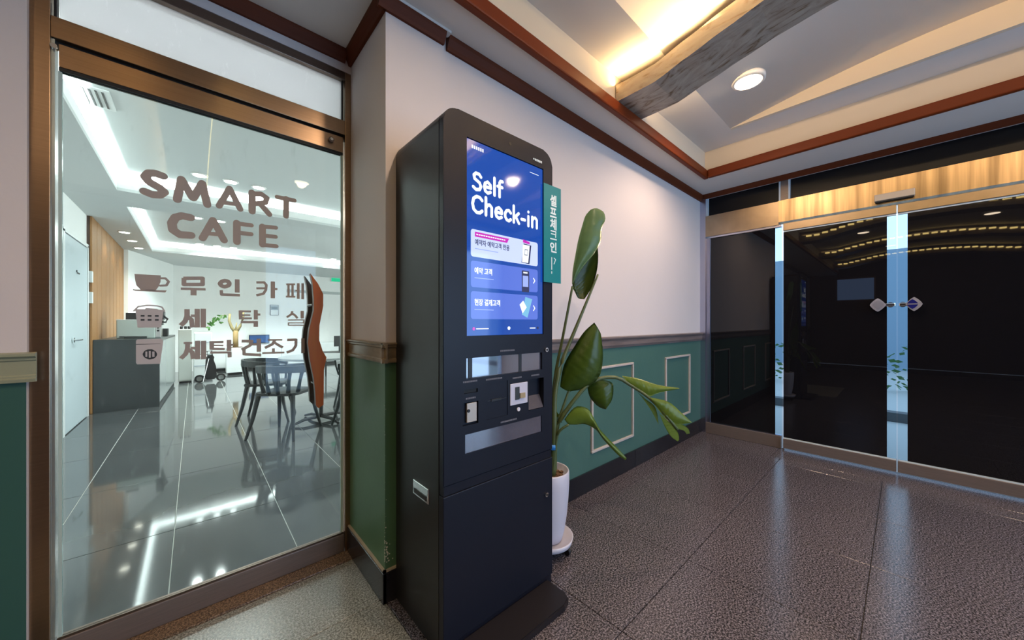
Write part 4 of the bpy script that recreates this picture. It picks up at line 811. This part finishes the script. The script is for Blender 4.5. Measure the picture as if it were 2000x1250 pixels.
# white stand and plant
ws = empty('plant_stand', (.69, 10.1, 0)); tag(ws, 'tall white planter box on short feet below the cactus', 'planter')
B('box', .53, .84, 9.95, 10.25, .05, .60, M_appl, ws, .006); B('feet', .56, .81, 9.98, 10.22, 0, .05, M_black, ws); B('soil', .55, .82, 9.97, 10.23, .60, .612, mat('bark_soil', (.10, .055, .03), .9), ws)
pp = empty('candelabra_plant', (.70, 10.1, .6)); tag(pp, 'forked tan trunk plant with a small leafy branch in the white planter', 'plant')
bm = bmesh.new(); tube(bm, [(.70, 10.1, .612), (.70, 10.1, .80), (.70, 10.1, .98)], [.052, .048, .05], 12); obj('trunk', bm, mat('trunk_tan', (.36, .24, .10), .7), pp, True)
bm = bmesh.new(); tube(bm, [(.70, 10.1, .93), (.63, 10.1, 1.05), (.585, 10.1, 1.2), (.60, 10.1, 1.36)], [.035, .03, .026, .022], 10); obj('branch', bm, mat('trunk_olive', (.30, .24, .11), .7), pp, True)
bm = bmesh.new(); tube(bm, [(.70, 10.1, .93), (.78, 10.1, 1.08), (.83, 10.1, 1.25), (.84, 10.1, 1.42)], [.035, .03, .028, .022], 10); obj('branch', bm, mat('trunk_olive', (.30, .24, .11), .7), pp, True)
bm = bmesh.new(); tube(bm, [(.70, 10.1, .95), (.705, 10.1, 1.05), (.72, 10.1, 1.16)], [.02, .016, .01], 8); obj('branch', bm, mat('trunk_olive', (.30, .24, .11), .7), pp, True)
bm = bmesh.new(); tube(bm, [(.60, 10.1, 1.33), (.5, 10.1, 1.33), (.36, 10.1, 1.22), (.2, 10.1, 1.06)], [.006, .006, .005, .003], 6); obj('twig', bm, mat('trunk_olive', (.30, .24, .11), .7), pp)
for k in range(30):
    t_ = random.random(); x = .50-.30*t_+random.gauss(0, .03); z = 1.29-.22*t_+random.gauss(0, .04)
    a = random.uniform(0, PI); l = random.uniform(.03, .05); c = Vector((x, 10.1+random.gauss(0, .04), z)); d = Vector((math.cos(a)*l, random.uniform(-.02, .02), math.sin(a)*l)); u = Vector((-d.z*.45, .01, d.x*.45))
    bm = bmesh.new(); f = bm.faces.new([bm.verts.new(c+q) for q in (-d, -d*.3+u, d*.4+u*.9, d, d*.4-u*.9, -d*.3-u)]); bmesh.ops.solidify(bm, geom=[f], thickness=.001); obj('leaf', bm, mat('small_leaf', (.08, .24, .04), .5), pp)
# monitor, framed notice, exit sign
tv = empty('wall_monitor', (1.27, 11.35, .8)); tag(tv, 'dark blue wall monitor behind the bottom lettering', 'monitor')
B('frame', 1.06, 1.50, 11.35, 11.395, .62, .84, M_black, tv, .005); B('display', 1.075, 1.485, 11.345, 11.35, .635, .825, mat('display_blue', (.02, .05, .14), .15, emis=(.02, .07, .2), es=.6), tv)
fn = empty('framed_notice', (1.615, 11.38, 1.5)); tag(fn, 'small black framed notice on the white back wall', 'picture')
B('frame', 1.52, 1.71, 11.38, 11.398, 1.36, 1.64, M_black, fn); B('sheet', 1.53, 1.70, 11.376, 11.380, 1.37, 1.63, M_appl, fn); B('print', 1.535, 1.695, 11.373, 11.376, 1.50, 1.62, mat('notice_grey', (.35, .40, .42), .5), fn); 
for z in (1.54, 1.57): B('print_line', 1.55, 1.68, 11.371, 11.373, z-.006, z+.006, M_char, fn)
ex = empty('exit_sign', (3.15, 11.3, 2.3)); tag(ex, 'small green exit sign high on the cafe back wall', 'exit sign'); B('housing', 3.02, 3.30, 11.36, 11.398, 2.38, 2.50, M_appl, ex); B('face', 3.03, 3.29, 11.353, 11.36, 2.39, 2.49, emit('exit_green', (.02, .5, .25), 1), ex)
S(B('trim_13', 1.9, 5.2, 11.385, 11.4, 2.0, 2.08, mat('rail_grey', (.45, .5, .5), .5)))
# golf-bag-like black cart
bg_ = empty('black_cart', (.25, 9.1, 0)); tag(bg_, 'black two-wheeled trolley bag in front of the white cabinets', 'trolley')
bm = bmesh.new(); prism(bm, [(.155, .10), (.165, .30), (.185, .42), (.175, .47), (.20, .52), (.27, .53), (.30, .48), (.275, .42), (.325, .30), (.335, .10), (.30, .05), (.19, .05)], 'y', 9.06, 9.16, .015); obj('bag', bm, M_black, bg_)
bm = bmesh.new(); tube(bm, [(.13, 9.04, .02), (.17, 9.04, .22), (.215, 9.04, .46)], .007, 8); obj('strap', bm, M_chrome, bg_)
bm = bmesh.new(); tube(bm, [(.20, 9.11, .50), (.19, 9.11, .60), (.26, 9.11, .61), (.27, 9.11, .50)], .010, 8); obj('handle', bm, M_black, bg_)
for x in (.08, .40):
    bm = bmesh.new(); disc(bm, (x, 9.11, .075), .074, 'y', .014, 24); w_ = obj('wheel', bm, M_black, bg_); bm = bmesh.new(); disc(bm, (x, 9.09, .075), .045, 'y', .004, 20); obj('hub', bm, M_chrome, w_)
B('axle', .08, .40, 9.10, 9.12, .07, .08, M_black, bg_)
# round table
tb = empty('round_cafe_table', (1.12, 4.62, 0)); tag(tb, 'round grey-topped cafe table on a black cross foot', 'table')
bm = bmesh.new(); disc(bm, (1.12, 4.62, .750), .43, 'z', .011, 48); obj('table_top', bm, mat('table_grey', (.36, .38, .38), .12), tb)
bm = bmesh.new(); lathe(bm, [(.035, .05), (.022, .09), (.022, .70), (.06, .737)], (1.12, 4.62, 0), 16); obj('column', bm, M_black, tb, True)
for k in range(4):
    a = .3+k*PI/2; bm = bmesh.new(); tube(bm, [(1.12, 4.62, .055), (1.12+.2*math.cos(a), 4.62+.2*math.sin(a), .05), (1.12+.34*math.cos(a), 4.62+.34*math.sin(a), .014)], [.022, .018, .012], 8); obj('foot', bm, M_black, tb)
# chairs: back towards local -y
M_ch = mat('chair_black', (.012, .016, .018), .35)
def make_chair(loc, rz, lab):
    t = empty('slatted_chair', (0, 0, 0)); tag(t, lab, 'chair', 'black slatted cafe chairs')
    bm = bmesh.new(); prism(bm, rrect(-.21, .21, -.20, .21, .07, 5), 'z', .425, .45, .006); obj('seat', bm, M_ch, t)
    bm = bmesh.new(); arc = []
    for k in range(21):
        a = PI+.0+(PI)*k/20; arc.append((.255*math.cos(a), .02+.265*math.sin(a), .672+.02*abs(math.sin(a))))
    arc = [(-.25, .16, .66)] + arc + [(.25, .16, .66)]
    n = len(arc)
    prev = None
    for k, p in enumerate(arc):
        q = Vector(p); c = Vector((q.x, q.y, 0)).normalized()*.012; h = .034
        row = [bm.verts.new(q+c+Vector((0, 0, h))), bm.verts.new(q-c+Vector((0, 0, h))), bm.verts.new(q-c-Vector((0, 0, h))), bm.verts.new(q+c-Vector((0, 0, h)))]
        if prev:
            for j in range(4): bm.faces.new((prev[j], prev[(j+1) % 4], row[(j+1) % 4], row[j]))
        else: bm.faces.new(row)
        prev = row
    bm.faces.new(prev[::-1]); obj('back_rail', bm, M_ch, t)
    for k in range(6):
        a = PI+.42+(PI-.84)*k/5; top = Vector((.250*math.cos(a), .02+.26*math.sin(a), .68)); bot = Vector((.19*math.cos(a), -.0+.195*math.sin(a), .44))
        bm = bmesh.new(); tube(bm, [top, top.lerp(bot, .5)+Vector((0, -.006, 0)), bot], [.020, .015, .021], 8); obj('slat', bm, M_ch, t)
    for sx in (-1, 1):
        bm = bmesh.new(); tube(bm, [(sx*.25, .15, .66), (sx*.235, .15, .55), (sx*.20, .15, .435)], [.014, .013, .016], 8); obj('arm_post', bm, M_ch, t)
        for sy_ in (-1, 1):
            bm = bmesh.new(); tube(bm, [(sx*.17, sy_*.16, .43), (sx*.20, sy_*.20, .2), (sx*.235, sy_*.25, .0)], [.024, .018, .013], 8); obj('leg', bm, M_ch, t)
    t.location = loc; t.rotation_euler.z = rz; return t
ch = make_chair((.715, 4.33, 0), -.735, 'black slatted armchair nearest the glass door, its back to the viewer')
copy_thing(ch, (.66, 5.12, 0), -1.9, 'black slatted armchair at the far left side of the round table')
copy_thing(ch, (1.50, 4.30, 0), .75, 'black slatted armchair at the right, cut by the door edge')
copy_thing(ch, (1.75, 5.3, 0), 2.6, 'black slatted armchair behind the round table at the right')
m2 = empty('desk_monitor', (3.0, 9.0, 0)); tag(m2, 'black monitor on a black desk far right in the cafe', 'monitor'); B('display', 2.35, 2.62, 8.6, 8.63, .62, .86, M_black, m2, .005); B('stand', 2.46, 2.50, 8.62, 8.66, .50, .64, M_black, m2)
t = empty('desk', (2.5, 8.7, 0)); tag(t, 'black topped desk under the far monitor', 'desk'); B('desk_top', 2.1, 3.1, 8.45, 8.95, .46, .499, M_black, t); 
for x in (2.14, 3.04):
    for y in (8.5, 8.9): B('leg', x, x+.03, y, y+.03, 0, .46, M_black, t)
